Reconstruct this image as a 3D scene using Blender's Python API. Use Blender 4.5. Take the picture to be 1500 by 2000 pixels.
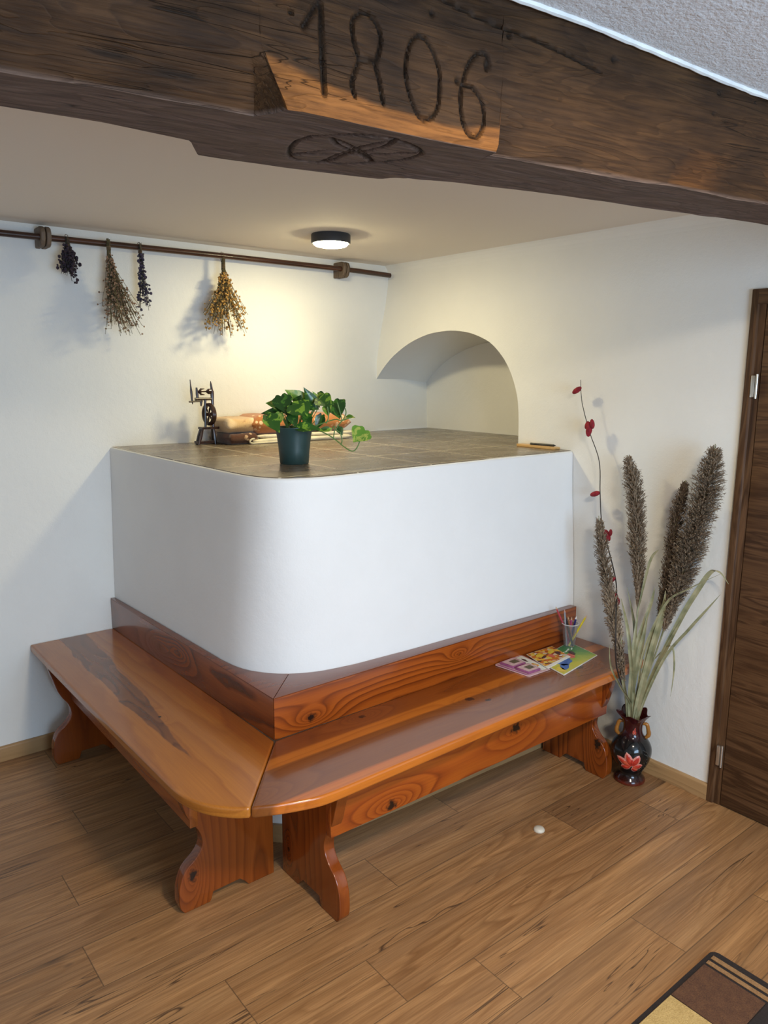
import bpy, bmesh, math, random
import numpy as np
from mathutils import Vector, Matrix, noise

random.seed(7)
S = bpy.context.scene
for o in list(bpy.data.objects): bpy.data.objects.remove(o)
COL = S.collection
PI = math.pi
V = Vector

# ------------------------------------------------------------------ camera
cam_d = bpy.data.cameras.new('camera'); cam = bpy.data.objects.new('camera', cam_d); COL.objects.link(cam)
F_PX, YAW, PITCH, ROLL = 1474.63, 0.67641, 0.18165, 0.0068
fw = V((math.sin(YAW)*math.cos(PITCH), math.cos(YAW)*math.cos(PITCH), -math.sin(PITCH)))
r0 = V((math.cos(YAW), -math.sin(YAW), 0)); u0 = r0.cross(fw)
r1 = r0*math.cos(ROLL)+u0*math.sin(ROLL); u1 = -r0*math.sin(ROLL)+u0*math.cos(ROLL)
M = Matrix((r1, u1, -fw)).transposed().to_4x4(); M.translation = V((-2.6973, -3.33644, 1.63653))
cam.matrix_world = M
cam_d.sensor_fit = 'VERTICAL'; cam_d.sensor_height = 36; cam_d.sensor_width = 27
cam_d.lens = F_PX/2000*36; cam_d.clip_start = .02
S.camera = cam

# ------------------------------------------------------------------ light and exposure
S.view_settings.view_transform = 'Standard'; S.view_settings.look = 'None'
S.view_settings.gamma = 1; S.view_settings.exposure = 0.14; S.view_settings.use_curve_mapping = False
W = bpy.data.worlds.new('world'); S.world = W; W.use_nodes = True
W.node_tree.nodes['Background'].inputs[0].default_value = (.62, .78, 1, 1)
W.node_tree.nodes['Background'].inputs[1].default_value = 1.0
CEILING_LAMP = 205.0          # emission of the lamp over the stove
NEAR_LAMP = 44.0             # power of the lamp in the near half of the room
WINDOW = 82.0                # power of the daylight through the window
def area(name, loc, rot, size, size_y, power, color, shape='RECTANGLE'):
    l = bpy.data.lights.new(name, 'AREA'); l.shape = shape; l.size = size; l.size_y = size_y
    l.energy = power; l.color = color
    o = bpy.data.objects.new(name, l); o.location = loc; o.rotation_euler = rot; COL.objects.link(o); return o
area('window_daylight', (-2.0, -5.12, 1.35), (PI/2, 0, 0), 1.7, 1.2, WINDOW, (.50, .73, 1.0))
area('near_lamp_light', (-1.7, -3.3, 2.15), (0, 0, 0), .3, .3, NEAR_LAMP, (1, .86, .66), 'DISK')

# ------------------------------------------------------------------ node helpers
class NT:
    def __init__(s, name):
        s.m = bpy.data.materials.new(name); s.m.use_nodes = True; s.t = s.m.node_tree
        s.b = s.t.nodes['Principled BSDF']
    def n(s, typ, **kw):
        nd = s.t.nodes.new(typ)
        for k, v in kw.items():
            if k.startswith('_'): setattr(nd, k[1:], v)
        for k, v in kw.items():
            if k.startswith('_'): continue
            key = int(k[1:]) if k[0] == 'i' and k[1:].isdigit() else k.replace('__', ' ')
            s.set(nd.inputs[key], v)
        return nd
    def set(s, inp, v):
        if isinstance(v, bpy.types.NodeSocket): s.t.links.new(v, inp)
        elif isinstance(v, bpy.types.Node): s.t.links.new(v.outputs[0], inp)
        else:
            if isinstance(v, tuple) and len(v) == 3 and inp.type == 'RGBA': v = (*v, 1)
            inp.default_value = v
    def math(s, op, a, b=0.0, c=0.0, clamp=False):
        nd = s.t.nodes.new('ShaderNodeMath'); nd.operation = op; nd.use_clamp = clamp
        s.set(nd.inputs[0], a); s.set(nd.inputs[1], b); s.set(nd.inputs[2], c); return nd.outputs[0]
    def mix(s, f, a, b, mode='MIX'):
        nd = s.t.nodes.new('ShaderNodeMix'); nd.data_type = 'RGBA'; nd.blend_type = mode
        s.set(nd.inputs[0], f); s.set(nd.inputs[6], a); s.set(nd.inputs[7], b); return nd.outputs[2]
    def ramp(s, f, pts, interp='LINEAR'):
        nd = s.t.nodes.new('ShaderNodeValToRGB'); cr = nd.color_ramp; cr.interpolation = interp
        while len(cr.elements) < len(pts): cr.elements.new(.5)
        for e, (p, c) in zip(cr.elements, pts):
            e.position = p; e.color = (*c, 1) if isinstance(c, tuple) else (c, c, c, 1)
        s.set(nd.inputs[0], f); return nd.outputs[0]
    def mapr(s, v, a, b, c=0.0, d=1.0, smooth=False):
        nd = s.t.nodes.new('ShaderNodeMapRange'); nd.clamp = True
        if smooth: nd.interpolation_type = 'SMOOTHSTEP'
        for i, x in enumerate((v, a, b, c, d)): s.set(nd.inputs[i], x)
        return nd.outputs[0]
    def pos(s): return s.n('ShaderNodeNewGeometry').outputs['Position']
    def vscale(s, v, sc, off=(0, 0, 0)):
        nd = s.t.nodes.new('ShaderNodeMapping'); s.set(nd.inputs[0], v)
        nd.inputs['Scale'].default_value = sc; nd.inputs['Location'].default_value = off; return nd.outputs[0]
    def noise(s, v, scale=5, detail=2, rough=.5, dist=0.0, w=None):
        nd = s.t.nodes.new('ShaderNodeTexNoise')
        if w is not None:
            nd.noise_dimensions = '4D'; s.set(nd.inputs['W'], w)
        s.set(nd.inputs['Vector'], v); nd.inputs['Scale'].default_value = scale
        nd.inputs['Detail'].default_value = detail; nd.inputs['Roughness'].default_value = rough
        nd.inputs['Distortion'].default_value = dist; return nd.outputs['Fac']
    def sep(s, v): return s.n('ShaderNodeSeparateXYZ', i0=v).outputs
    def bump(s, h, strength=.3, dist=.002):
        nd = s.n('ShaderNodeBump', Strength=strength, Distance=dist, Height=h); s.set(s.b.inputs['Normal'], nd.outputs[0])
    def out(s, col=None, rough=None, **kw):
        if col is not None: s.set(s.b.inputs['Base Color'], col)
        if rough is not None: s.set(s.b.inputs['Roughness'], rough)
        for k, v in kw.items(): s.set(s.b.inputs[k.replace('__', ' ')], v)
        return s.m

def plain(name, col, rough=.5, **kw):
    t = NT(name); p = t.pos(); n = t.noise(p, 30, 3)
    c = t.mix(t.mapr(n, .3, .7), tuple(x*.88 for x in col), tuple(min(1, x*1.1) for x in col))
    return t.out(c, rough, **kw)

def wood(name, axis, dark, mid, light, knots=(), strips=None, rough=.27, coat=.32, rings=22, seed=0., scale=3.2, stretch=.055, patch=None, contrast=1.0):
    """varnished pine: fine ring lines stretched along the grain axis, dark knots, glued strips of different tone"""
    t = NT(name); p = t.pos()
    sc = [1., 1., 1.]; sc[axis] = stretch
    so = (seed*3.1, seed*1.7, seed*2.3)
    q = t.vscale(p, tuple(sc), so)
    sw = [1., 1., 1.]; sw[axis] = .35
    n = t.noise(q, scale, .6, .4, .1)
    n = t.math('ADD', n, t.math('MULTIPLY', t.math('SUBTRACT', t.noise(t.vscale(p, tuple(sw), so), 15, 2, .5), .5), .030))
    kd = None; halo = None
    for (kx, ky, kz, kr) in knots:
        d = t.n('ShaderNodeVectorMath', _operation='SUBTRACT', i0=p, i1=(kx, ky, kz)).outputs[0]
        s2 = [1., 1., 1.]; s2[axis] = .38
        L = t.n('ShaderNodeVectorMath', _operation='LENGTH', i0=t.vscale(d, tuple(s2))).outputs['Value']
        e = t.math('EXPONENT', t.math('MULTIPLY', L, -1/(kr*1.5)))
        n = t.math('ADD', n, t.math('MULTIPLY', e, .32))
        halo = e if halo is None else t.math('MAXIMUM', halo, e)
        s3 = [1., 1., 1.]; s3[axis] = .75
        L3 = t.n('ShaderNodeVectorMath', _operation='LENGTH', i0=t.vscale(d, tuple(s3))).outputs['Value']
        wob = t.math('ADD', L3, t.math('MULTIPLY', t.math('SUBTRACT', t.noise(p, 70, 2), .5), kr*1.3))
        m = t.mapr(wob, kr*.35, kr*.85, 1, 0)
        kd = m if kd is None else t.math('MAXIMUM', kd, m)
    w = t.math('FRACT', t.math('MULTIPLY', n, rings))
    tri = t.ramp(w, [(0, 0.), (.35, .12), (.72, .6), (.86, 1.), (.94, .5), (1, 0.)])
    strength = t.mapr(t.noise(q, 1.7, 1, .5, 0), .36, .62, contrast*.45, contrast)
    g = t.math('MULTIPLY', tri, strength)
    col = t.ramp(g, [(0, light), (.5, mid), (1, dark)])
    s4 = [230.]*3; s4[axis] = 5
    fib = t.noise(t.vscale(p, tuple(s4)), 1, 2)
    col = t.mix(t.mapr(fib, .35, .8, 0, .28), col, dark)
    big = t.noise(t.vscale(p, tuple(sw), so), 4, 2)
    col = t.mix(t.mapr(big, .35, .7, 0, .38), col, mid)
    if halo is not None: col = t.mix(t.math('MULTIPLY', halo, .5), col, mid)
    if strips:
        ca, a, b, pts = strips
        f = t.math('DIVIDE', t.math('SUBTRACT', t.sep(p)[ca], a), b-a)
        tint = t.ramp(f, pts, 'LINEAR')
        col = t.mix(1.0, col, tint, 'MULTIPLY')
    if patch: col = patch(t, p, q, col)
    if kd is not None: col = t.mix(kd, col, (.012, .005, .003))
    t.bump(tri, .04, .001)
    return t.out(col, rough, Coat__Weight=coat, Coat__Roughness=.07, Coat__IOR=1.45)

# ------------------------------------------------------------------ mesh helpers
def link(name, me, mat=None, parent=None, smooth=False):
    o = bpy.data.objects.new(name, me); COL.objects.link(o)
    if mat is not None:
        for mm in (mat if isinstance(mat, (list, tuple)) else [mat]): me.materials.append(mm)
    if smooth:
        me.polygons.foreach_set('use_smooth', [True]*len(me.polygons))
        if smooth != 'all': me.set_sharp_from_angle(angle=math.radians(38))
    if parent is not None:
        o.parent = parent; o.location = -V(parent.location) if True else o.location
        # vertices are given in world coordinates: shift them to the parent's base
        me.transform(Matrix.Translation(-V(parent_world(parent)))); o.location = (0, 0, 0)
    return o
def parent_world(p):
    v = V(p.location)
    while p.parent is not None: p = p.parent; v = v+V(p.location)
    return v
def tag(o, label=None, cat=None, group=None, kind=None):
    if label: o['label'] = label
    if cat: o['category'] = cat
    if group: o['group'] = group
    if kind: o['kind'] = kind
    return o
def empty(name, loc, label=None, cat=None, group=None, kind=None):
    o = bpy.data.objects.new(name, None); o.location = loc; o.empty_display_size = .05; COL.objects.link(o)
    return tag(o, label, cat, group, kind)
def pyd(name, verts, faces, mat, parent=None, smooth=False):
    me = bpy.data.meshes.new(name); me.from_pydata([tuple(v) for v in verts], [], faces); me.update()
    bm = bmesh.new(); bm.from_mesh(me); bmesh.ops.recalc_face_normals(bm, faces=bm.faces); bm.to_mesh(me); bm.free()
    return link(name, me, mat, parent, smooth)
def from_bm(name, bm, mat, parent=None, smooth=False, recalc=True):
    if recalc: bmesh.ops.recalc_face_normals(bm, faces=bm.faces)
    me = bpy.data.meshes.new(name); bm.to_mesh(me); bm.free(); return link(name, me, mat, parent, smooth)
def bevel_bm(bm, w, seg=2, ang=30):
    es = [e for e in bm.edges if len(e.link_faces) == 2 and e.calc_face_angle(0) > math.radians(ang)]
    if w > 0 and es: bmesh.ops.bevel(bm, geom=es, offset=w, segments=seg, profile=.6, affect='EDGES', clamp_overlap=True)
def prism_bm(poly, a, b, plane='xy', bevel=0.003, seg=2, ang=30, bm=None):
    """extrude a 2-D outline between a and b along the third axis"""
    own = bm is None
    bm = bm or bmesh.new()
    def P(u, v, w):
        return {'xy': (u, v, w), 'xz': (u, w, v), 'yz': (w, u, v)}[plane]
    lo = [bm.verts.new(P(u, v, a)) for u, v in poly]; hi = [bm.verts.new(P(u, v, b)) for u, v in poly]
    n = len(poly)
    bm.faces.new(lo); bm.faces.new(hi[::-1])
    for i in range(n): bm.faces.new((lo[i], hi[i], hi[(i+1) % n], lo[(i+1) % n]))
    if own:
        bmesh.ops.recalc_face_normals(bm, faces=bm.faces); bevel_bm(bm, bevel, seg, ang)
    return bm
def prism(name, poly, a, b, mat, parent=None, plane='xy', bevel=.003, seg=2, smooth=True, ang=30):
    return from_bm(name, prism_bm(poly, a, b, plane, bevel, seg, ang), mat, parent, smooth)
def box(name, lo, hi, mat, parent=None, bevel=.002, seg=2):
    return prism(name, [(lo[0], lo[1]), (hi[0], lo[1]), (hi[0], hi[1]), (lo[0], hi[1])], lo[2], hi[2], mat, parent, 'xy', bevel, seg)
def lathe_vf(prof, c, seg=32, axis=V((0, 0, 1)), cap=True):
    axis = V(axis).normalized(); e1 = axis.orthogonal().normalized(); e2 = axis.cross(e1)
    vs, fs = [], []
    for (r, h) in prof:
        for k in range(seg):
            a = 2*PI*k/seg; vs.append(V(c)+axis*h+(e1*math.cos(a)+e2*math.sin(a))*r)
    for i in range(len(prof)-1):
        for k in range(seg):
            k2 = (k+1) % seg; fs.append((i*seg+k, i*seg+k2, (i+1)*seg+k2, (i+1)*seg+k))
    if cap: fs.append(tuple(range(seg))[::-1]); fs.append(tuple((len(prof)-1)*seg+k for k in range(seg)))
    return vs, fs
def lathe(name, prof, c, mat, parent=None, seg=32, axis=(0, 0, 1), cap=True, smooth=True):
    vs, fs = lathe_vf(prof, c, seg, axis, cap); return pyd(name, vs, fs, mat, parent, smooth)
def catmull(pts, n=6):
    pts = [V(p) for p in pts]; out = []
    for i in range(len(pts)-1):
        p0 = pts[max(i-1, 0)]; p1 = pts[i]; p2 = pts[i+1]; p3 = pts[min(i+2, len(pts)-1)]
        for k in range(n):
            t = k/n
            out.append(.5*((2*p1)+(-p0+p2)*t+(2*p0-5*p1+4*p2-p3)*t*t+(-p0+3*p1-3*p2+p3)*t*t*t))
    out.append(pts[-1]); return out
class MB:
    """collects many small pieces of ONE part"""
    def __init__(s): s.v = []; s.f = []
    def add(s, vs, fs):
        b = len(s.v); s.v += [tuple(v) for v in vs]; s.f += [tuple(i+b for i in f) for f in fs]
    def tube(s, pts, r, seg=6, cap=True):
        pts = [V(p) for p in pts]; n = len(pts)
        rr = r if isinstance(r, (list, tuple)) else [r]*n
        vs = []; ref = None
        for i, p in enumerate(pts):
            t = (pts[min(i+1, n-1)]-pts[max(i-1, 0)]).normalized()
            if ref is None: ref = t.orthogonal().normalized()
            ref = (ref-t*ref.dot(t)).normalized(); b = t.cross(ref)
            for k in range(seg):
                a = 2*PI*k/seg; vs.append(p+(ref*math.cos(a)+b*math.sin(a))*rr[i])
        fs = [(i*seg+k, i*seg+(k+1) % seg, (i+1)*seg+(k+1) % seg, (i+1)*seg+k) for i in range(n-1) for k in range(seg)]
        if cap: fs += [tuple(range(seg))[::-1], tuple((n-1)*seg+k for k in range(seg))]
        s.add(vs, fs)
    def tube2(s, pts, r, seg=6, cap=True): s.tube(pts, [k*1.4 for k in r] if isinstance(r, list) else r*1.4, seg, cap)
    def ribbon(s, pts, wid, side, fold=.25):
        """a leaf blade: three rows of vertices with a shallow fold"""
        pts = [V(p) for p in pts]; n = len(pts); vs = []; side = V(side)
        for i, p in enumerate(pts):
            t = (pts[min(i+1, n-1)]-pts[max(i-1, 0)]).normalized()
            sd = (side-t*side.dot(t)).normalized(); nn = t.cross(sd)
            w = wid[i] if isinstance(wid, (list, tuple)) else wid
            vs += [p-sd*w+nn*w*fold, p, p+sd*w+nn*w*fold]
        fs = []
        for i in range(n-1):
            for k in range(2): a = i*3+k; fs.append((a, a+1, a+4, a+3))
        s.add(vs, fs)
    def ball(s, c, r, seg=8, rings=5, sc=(1, 1, 1), rot=None):
        vs = []
        for i in range(rings+1):
            th = PI*i/rings
            for k in range(seg):
                a = 2*PI*k/seg; v = V((math.sin(th)*math.cos(a)*sc[0], math.sin(th)*math.sin(a)*sc[1], math.cos(th)*sc[2]))*r
                if rot is not None: v = rot @ v
                vs.append(V(c)+v)
        fs = [(i*seg+k, i*seg+(k+1) % seg, (i+1)*seg+(k+1) % seg, (i+1)*seg+k) for i in range(rings) for k in range(seg)]
        s.add(vs, fs)
    def box(s, c, h, rot=None):
        vs = []
        for sx in (-1, 1):
            for sy in (-1, 1):
                for sz in (-1, 1):
                    v = V((sx*h[0], sy*h[1], sz*h[2])); v = rot @ v if rot is not None else v; vs.append(V(c)+v)
        s.add(vs, [(0, 1, 3, 2), (4, 6, 7, 5), (0, 4, 5, 1), (2, 3, 7, 6), (0, 2, 6, 4), (1, 5, 7, 3)])
    def build(s, name, mat, parent=None, smooth=True, weld=False):
        me = bpy.data.meshes.new(name); me.from_pydata(s.v, [], s.f); me.update()
        if weld:
            bm = bmesh.new(); bm.from_mesh(me); bmesh.ops.remove_doubles(bm, verts=bm.verts, dist=1e-5)
            bmesh.ops.recalc_face_normals(bm, faces=bm.faces); bm.to_mesh(me); bm.free()
        return link(name, me, mat, parent, smooth)

def smooth01(x): x = max(0., min(1., x)); return x*x*(3-2*x)

# ------------------------------------------------------------------ materials of the room
def plaster(name, col, strength=.35, grain=1.0):
    t = NT(name); p = t.pos()
    a = t.noise(p, 150*grain, 4, .6); b = t.noise(p, 34, 3, .5); c = t.noise(p, 6, 3)
    cc = t.mix(t.mapr(c, .3, .7), tuple(x*.975 for x in col), col)
    h = t.math('ADD', t.math('MULTIPLY', a, .45), t.math('MULTIPLY', b, .9))
    t.bump(h, strength, .004)
    return t.out(cc, .9)
M_WALL = plaster('white_plaster', (.79, .78, .74), .4)
M_STOVE = plaster('stove_plaster', (.83, .83, .82), .22)
M_CEIL = plaster('ceiling_plaster', (.72, .68, .61), .12)

def floor_mat():
    t = NT('oak_laminate')
    uv = t.n('ShaderNodeUVMap', _uv_map='plank').outputs[0]
    rnd = t.n('ShaderNodeAttribute', _attribute_name='rnd').outputs['Fac']
    su = t.sep(uv); p = t.pos()
    off = t.n('ShaderNodeCombineXYZ', i0=t.math('MULTIPLY', rnd, 37.), i1=t.math('MULTIPLY', rnd, 19.), i2=t.math('MULTIPLY', rnd, 7.))
    q = t.n('ShaderNodeVectorMath', _operation='ADD', i0=p, i1=off).outputs[0]
    qs = t.vscale(q, (.095, 1.25, 1))
    n = t.noise(qs, 5.5, 2.5, .5, .5)
    w = t.math('FRACT', t.math('MULTIPLY', n, 17))
    tri = t.ramp(w, [(0, 0.), (.5, .3), (.85, 1.), (1, 0.)])
    base = t.ramp(rnd, [(0, (.31, .160, .068)), (.35, (.385, .202, .083)), (.7, (.455, .242, .100)), (1, (.35, .185, .080))])
    dk = t.mix(1.0, base, (.48, .41, .35), 'MULTIPLY')
    col = t.mix(t.math('MULTIPLY', tri, t.mapr(t.noise(qs, 2.2, 1), .35, .65, .2, .85)), base, dk)
    fib = t.noise(t.vscale(q, (7, 260, 1)), 1, 3, .6)
    col = t.mix(t.mapr(fib, .40, .72, 0, .75), col, dk)
    mf = t.noise(t.vscale(q, (1.6, 46, 1)), 1, 4, .62)
    col = t.mix(t.mapr(mf, .48, .70, 0, .6), col, dk); col = t.mix(t.mapr(mf, .44, .30, 0, .5), col, t.mix(1., base, (1.3, 1.28, 1.25), 'MULTIPLY'))
    broad = t.noise(t.vscale(q, (.5, 5, 1)), 2.4, 2)
    col = t.mix(t.mapr(broad, .45, .75, 0, .45), col, (.20, .112, .056))
    col = t.mix(t.mapr(broad, .42, .2, 0, .35), col, (.42, .245, .11))
    # long dark splits
    cq = t.vscale(q, (.30, 5.2, 1)); ct = t.noise(cq, 2.6, 3, .55, .9)
    cr = t.math('ABSOLUTE', t.math('SUBTRACT', ct, .5))
    crack = t.mapr(cr, .0, .010, 1, 0)
    gate = t.mapr(t.noise(t.vscale(q, (.8, 2.6, 1)), 1.9, 1, .5, 0, 3.3), .50, .56, 0, 1)
    crack = t.math('MULTIPLY', crack, gate)
    col = t.mix(t.math('MULTIPLY', crack, .95), col, (.055, .028, .015))
    # knots
    vo = t.n('ShaderNodeTexVoronoi', _feature='F1', Vector=t.vscale(q, (1.3, 3.2, 1)), Scale=2.1)
    kd = t.mapr(vo.outputs['Distance'], .025, .06, 1, 0)
    kd = t.math('MULTIPLY', kd, t.mapr(t.sep(vo.outputs['Color'])[0], .5, .55, 0, 1))
    col = t.mix(t.math('MULTIPLY', kd, .7), col, (.07, .035, .02))
    # joints between planks
    e1 = t.math('MINIMUM', su[0], t.math('SUBTRACT', 1.333, su[0])); e2 = t.math('MINIMUM', su[1], t.math('SUBTRACT', .1825, su[1]))
    e = t.math('MINIMUM', e1, e2); seam = t.mapr(e, .0006, .0022, 1, 0)
    col = t.mix(t.math('MULTIPLY', seam, .7), col, (.07, .04, .022))
    h = t.math('SUBTRACT', t.math('MULTIPLY', fib, .25), t.math('ADD', seam, crack)); t.bump(h, .25, .0012)
    return t.out(col, t.mapr(fib, .3, .8, .36, .5), Specular__IOR__Level=.45)
M_FLOOR = floor_mat()

M_SKIRT = wood('oak_skirting', 0, (.23, .13, .055), (.36, .21, .09), (.42, .25, .11), rough=.4, coat=.1, rings=9, seed=2, scale=14, stretch=.1)
M_SKIRT2 = wood('oak_skirting_right', 1, (.23, .13, .055), (.36, .21, .09), (.42, .25, .11), rough=.4, coat=.1, rings=9, seed=3, scale=14, stretch=.1)

# pine of the bench
DK, MD, LT = (.075, .015, .003), (.22, .048, .006), (.34, .088, .011)
def heart_patch(t, p, q, col):
    # streak of darker heartwood with flame figure along the seat
    s = t.sep(p); yy = s[1]
    c = t.math('ADD', t.math('MULTIPLY', yy, .035), -1.782)
    c = t.math('ADD', c, t.math('MULTIPLY', t.math('SUBTRACT', t.noise(p, 7, 3), .5), .035))
    d = t.math('ABSOLUTE', t.math('SUBTRACT', s[0], c))
    wd = t.math('MINIMUM', t.mapr(yy, -1.30, -.80, .002, .042), .055)
    wd = t.math('ADD', wd, t.mapr(yy, -.8, -.1, 0, .014))
    m = t.mapr(t.math('SUBTRACT', d, wd), -.0015, .0035, 1, 0); m = t.math('MULTIPLY', m, t.mapr(yy, -1.34, -1.28, 0, 1))
    f = t.math('FRACT', t.math('MULTIPLY', t.math('ADD', t.noise(t.vscale(p, (1, .16, 1)), 7, 1.5, .45, .3), t.math('MULTIPLY', d, 2.2)), 14))
    rg = t.ramp(f, [(0, 0.), (.5, .35), (.8, 1.), (1, 0.)])
    dark = t.mix(t.math('MULTIPLY', rg, .8), (.19, .062, .016), (.050, .014, .006))
    return t.mix(t.math('MULTIPLY', m, .88), col, dark)
M_SEATL = wood('pine_seat_left', 1, (.17, .045, .008), (.36, .118, .016), (.46, .165, .022), knots=[(-1.79, -1.0, .487, .008)],
    strips=(0, -1.955, -1.58, [(0, (.95, .92, .9)), (.3, (1, 1, 1)), (.58, (1, 1, 1)), (.8, (.92, .85, .8)), (.84, (.8, .62, .5)), (1, (.72, .55, .45))]), seed=1, patch=heart_patch, contrast=.55)
M_SEATR = wood('pine_seat_right', 0, (.15, .035, .006), (.34, .10, .013), (.43, .135, .017), knots=[(-.86, -1.545, .487, .019), (-.81, -1.59, .487, .012), (-1.80, -1.635, .487, .020), (-1.25, -1.42, .487, .014), (-.30, -1.60, .487, .022)],
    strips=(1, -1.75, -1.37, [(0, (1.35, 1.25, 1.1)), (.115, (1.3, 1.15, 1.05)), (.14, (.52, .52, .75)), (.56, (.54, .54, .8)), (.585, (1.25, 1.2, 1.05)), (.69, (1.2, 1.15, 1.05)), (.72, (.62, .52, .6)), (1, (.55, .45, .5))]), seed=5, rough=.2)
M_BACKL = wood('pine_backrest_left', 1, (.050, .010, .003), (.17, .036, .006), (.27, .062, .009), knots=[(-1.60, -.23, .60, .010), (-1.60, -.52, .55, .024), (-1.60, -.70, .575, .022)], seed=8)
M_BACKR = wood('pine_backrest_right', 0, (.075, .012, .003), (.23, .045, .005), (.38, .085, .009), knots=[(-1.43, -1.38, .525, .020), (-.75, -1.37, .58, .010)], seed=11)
M_TOPCAP = wood('pine_top_edge', 0, (.07, .015, .004), (.15, .032, .006), (.21, .048, .008), seed=4)
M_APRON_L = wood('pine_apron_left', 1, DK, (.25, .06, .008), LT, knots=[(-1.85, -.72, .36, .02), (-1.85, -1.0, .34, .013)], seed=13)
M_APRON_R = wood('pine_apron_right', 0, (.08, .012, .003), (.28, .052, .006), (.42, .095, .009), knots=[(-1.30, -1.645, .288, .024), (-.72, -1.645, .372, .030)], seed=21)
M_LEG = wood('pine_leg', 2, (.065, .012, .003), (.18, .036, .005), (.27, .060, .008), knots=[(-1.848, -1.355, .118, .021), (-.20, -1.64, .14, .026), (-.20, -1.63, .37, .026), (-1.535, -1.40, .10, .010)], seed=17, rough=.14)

def tile_mat():
    t = NT('brown_stone_tile'); p = t.pos(); s = t.sep(p)
    TX, TY = .35, .33
    cx = t.math('DIVIDE', t.math('ADD', s[0], 1.2+3.5), TX); cy = t.math('DIVIDE', t.math('ADD', s[1], .63+3.3), TY)
    fx = t.math('FRACT', cx); fy = t.math('FRACT', cy)
    def e(f): return t.math('MINIMUM', f, t.math('SUBTRACT', 1., f))
    g = t.math('MULTIPLY', t.math('MINIMUM', e(fx), e(fy)), TX)
    grout = t.mapr(g, .0030, .0042, 1, 0)
    ix = t.math('FLOOR', cx); iy = t.math('FLOOR', cy)
    wn = t.n('ShaderNodeTexWhiteNoise', _noise_dimensions='2D', Vector=t.n('ShaderNodeCombineXYZ', i0=ix, i1=iy)).outputs['Value']
    n = t.noise(p, 9, 4, .6); n2 = t.noise(t.vscale(p, (1, 5, 1)), 7, 3)
    c = t.mix(wn, (.125, .092, .062), (.185, .145, .10))
    c = t.mix(t.mapr(n, .35, .7, 0, .5), c, (.085, .062, .042)); c = t.mix(t.mapr(n2, .5, .75, 0, .4), c, (.24, .20, .145))
    c = t.mix(grout, c, (.52, .45, .34))
    t.bump(t.math('SUBTRACT', t.math('MULTIPLY', n, .3), grout), .25, .002)
    return t.out(c, t.mapr(n, .3, .7, .22, .34), Specular__IOR__Level=.6)
M_TILE = tile_mat()

def beam_mat():
    t = NT('old_hewn_oak'); p = t.pos()
    rot = t.t.nodes.new('ShaderNodeMapping'); rot.vector_type = 'POINT'; t.set(rot.inputs[0], p); rot.inputs['Rotation'].default_value = (0, 0, .179)
    q = t.vscale(rot.outputs[0], (.2, 1, 1))
    g = t.n('ShaderNodeAttribute', _attribute_name='groove').outputs['Fac']
    wo = t.n('ShaderNodeAttribute', _attribute_name='worn').outputs['Fac']
    un = t.n('ShaderNodeAttribute', _attribute_name='under').outputs['Fac']
    n = t.noise(q, 16, 3, .55, .7); w = t.math('FRACT', t.math('MULTIPLY', n, 9)); tri = t.ramp(w, [(0, 0.), (.6, .5), (.9, 1.), (1, 0.)])
    fib = t.noise(t.vscale(rot.outputs[0], (9, 170, 170)), 1, 4, .65)
    base = t.mix(t.mapr(t.noise(p, 7, 3), .35, .65), (.027, .0130, .0052), (.058, .028, .0105))
    base = t.mix(wo, base, (.19, .075, .018))
    base = t.mix(un, base, (.115, .080, .064))
    lightw = t.mix(1., base, (1.35, 1.3, 1.25), 'MULTIPLY')
    col = t.mix(t.mapr(fib, .4, .75), lightw, t.mix(1., base, (.42, .38, .36), 'MULTIPLY'))
    col = t.mix(t.math('MULTIPLY', tri, .5), col, t.mix(1., base, (.4, .36, .34), 'MULTIPLY'))
    ln = t.noise(t.vscale(rot.outputs[0], (1.1, 30, 30)), 1, 3, .5, .4); ck = t.mapr(t.math('ABSOLUTE', t.math('SUBTRACT', ln, .5)), 0, .006, 1, 0)
    ck = t.math('MULTIPLY', ck, t.mapr(t.noise(rot.outputs[0], 3, 1), .5, .6))
    col = t.mix(t.math('MULTIPLY', ck, .8), col, (.008, .005, .003))
    col = t.mix(t.math('MULTIPLY', g, .88), col, (.008, .005, .003))
    t.bump(t.math('SUBTRACT', t.math('MULTIPLY', fib, .8), t.math('ADD', t.math('MULTIPLY', tri, .3), ck)), .6, .003)
    return t.out(col, .7, Specular__IOR__Level=.18)
M_BEAM = beam_mat()

def door_mat(name, axis):
    t = NT(name); p = t.pos(); sc = [1., 1., 1.]; sc[axis] = .09
    q = t.vscale(p, tuple(sc)); n = t.noise(q, 17, 4, .6, .5)
    col = t.ramp(n, [(.25, (.022, .009, .004)), (.40, (.075, .034, .014)), (.50, (.125, .062, .027)), (.57, (.050, .022, .009)), (.66, (.14, .070, .032)), (.78, (.06, .028, .012))])
    s2 = [240.]*3; s2[axis] = 3
    fib = t.noise(t.vscale(p, tuple(s2)), 1, 3)
    col = t.mix(t.mapr(fib, .4, .8, 0, .5), col, (.025, .011, .005))
    return t.out(col, .5, Specular__IOR__Level=.3)
M_DOOR = door_mat('walnut_door_leaf', 1); M_FRAME = door_mat('walnut_door_frame', 2)
M_CHROME = plain('satin_metal', (.72, .70, .64), .25, Metallic=.9)
M_WHITE = plain('white_paint', (.78, .78, .75), .5)

# ------------------------------------------------------------------ the room
CZ = 2.21
A_ = V((-2.449, -2.305)); B_ = V((-1.069, -2.554)); D_ = (B_-A_).normalized(); N_ = V((-D_.y, D_.x))
if N_.y < 0: N_ = -N_
def bw(s, w, z): P = A_+D_*s+N_*w; return V((P.x, P.y, z))
def bsw(x, y): P = V((x, y))-A_; return P.dot(D_), P.dot(N_)

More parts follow.
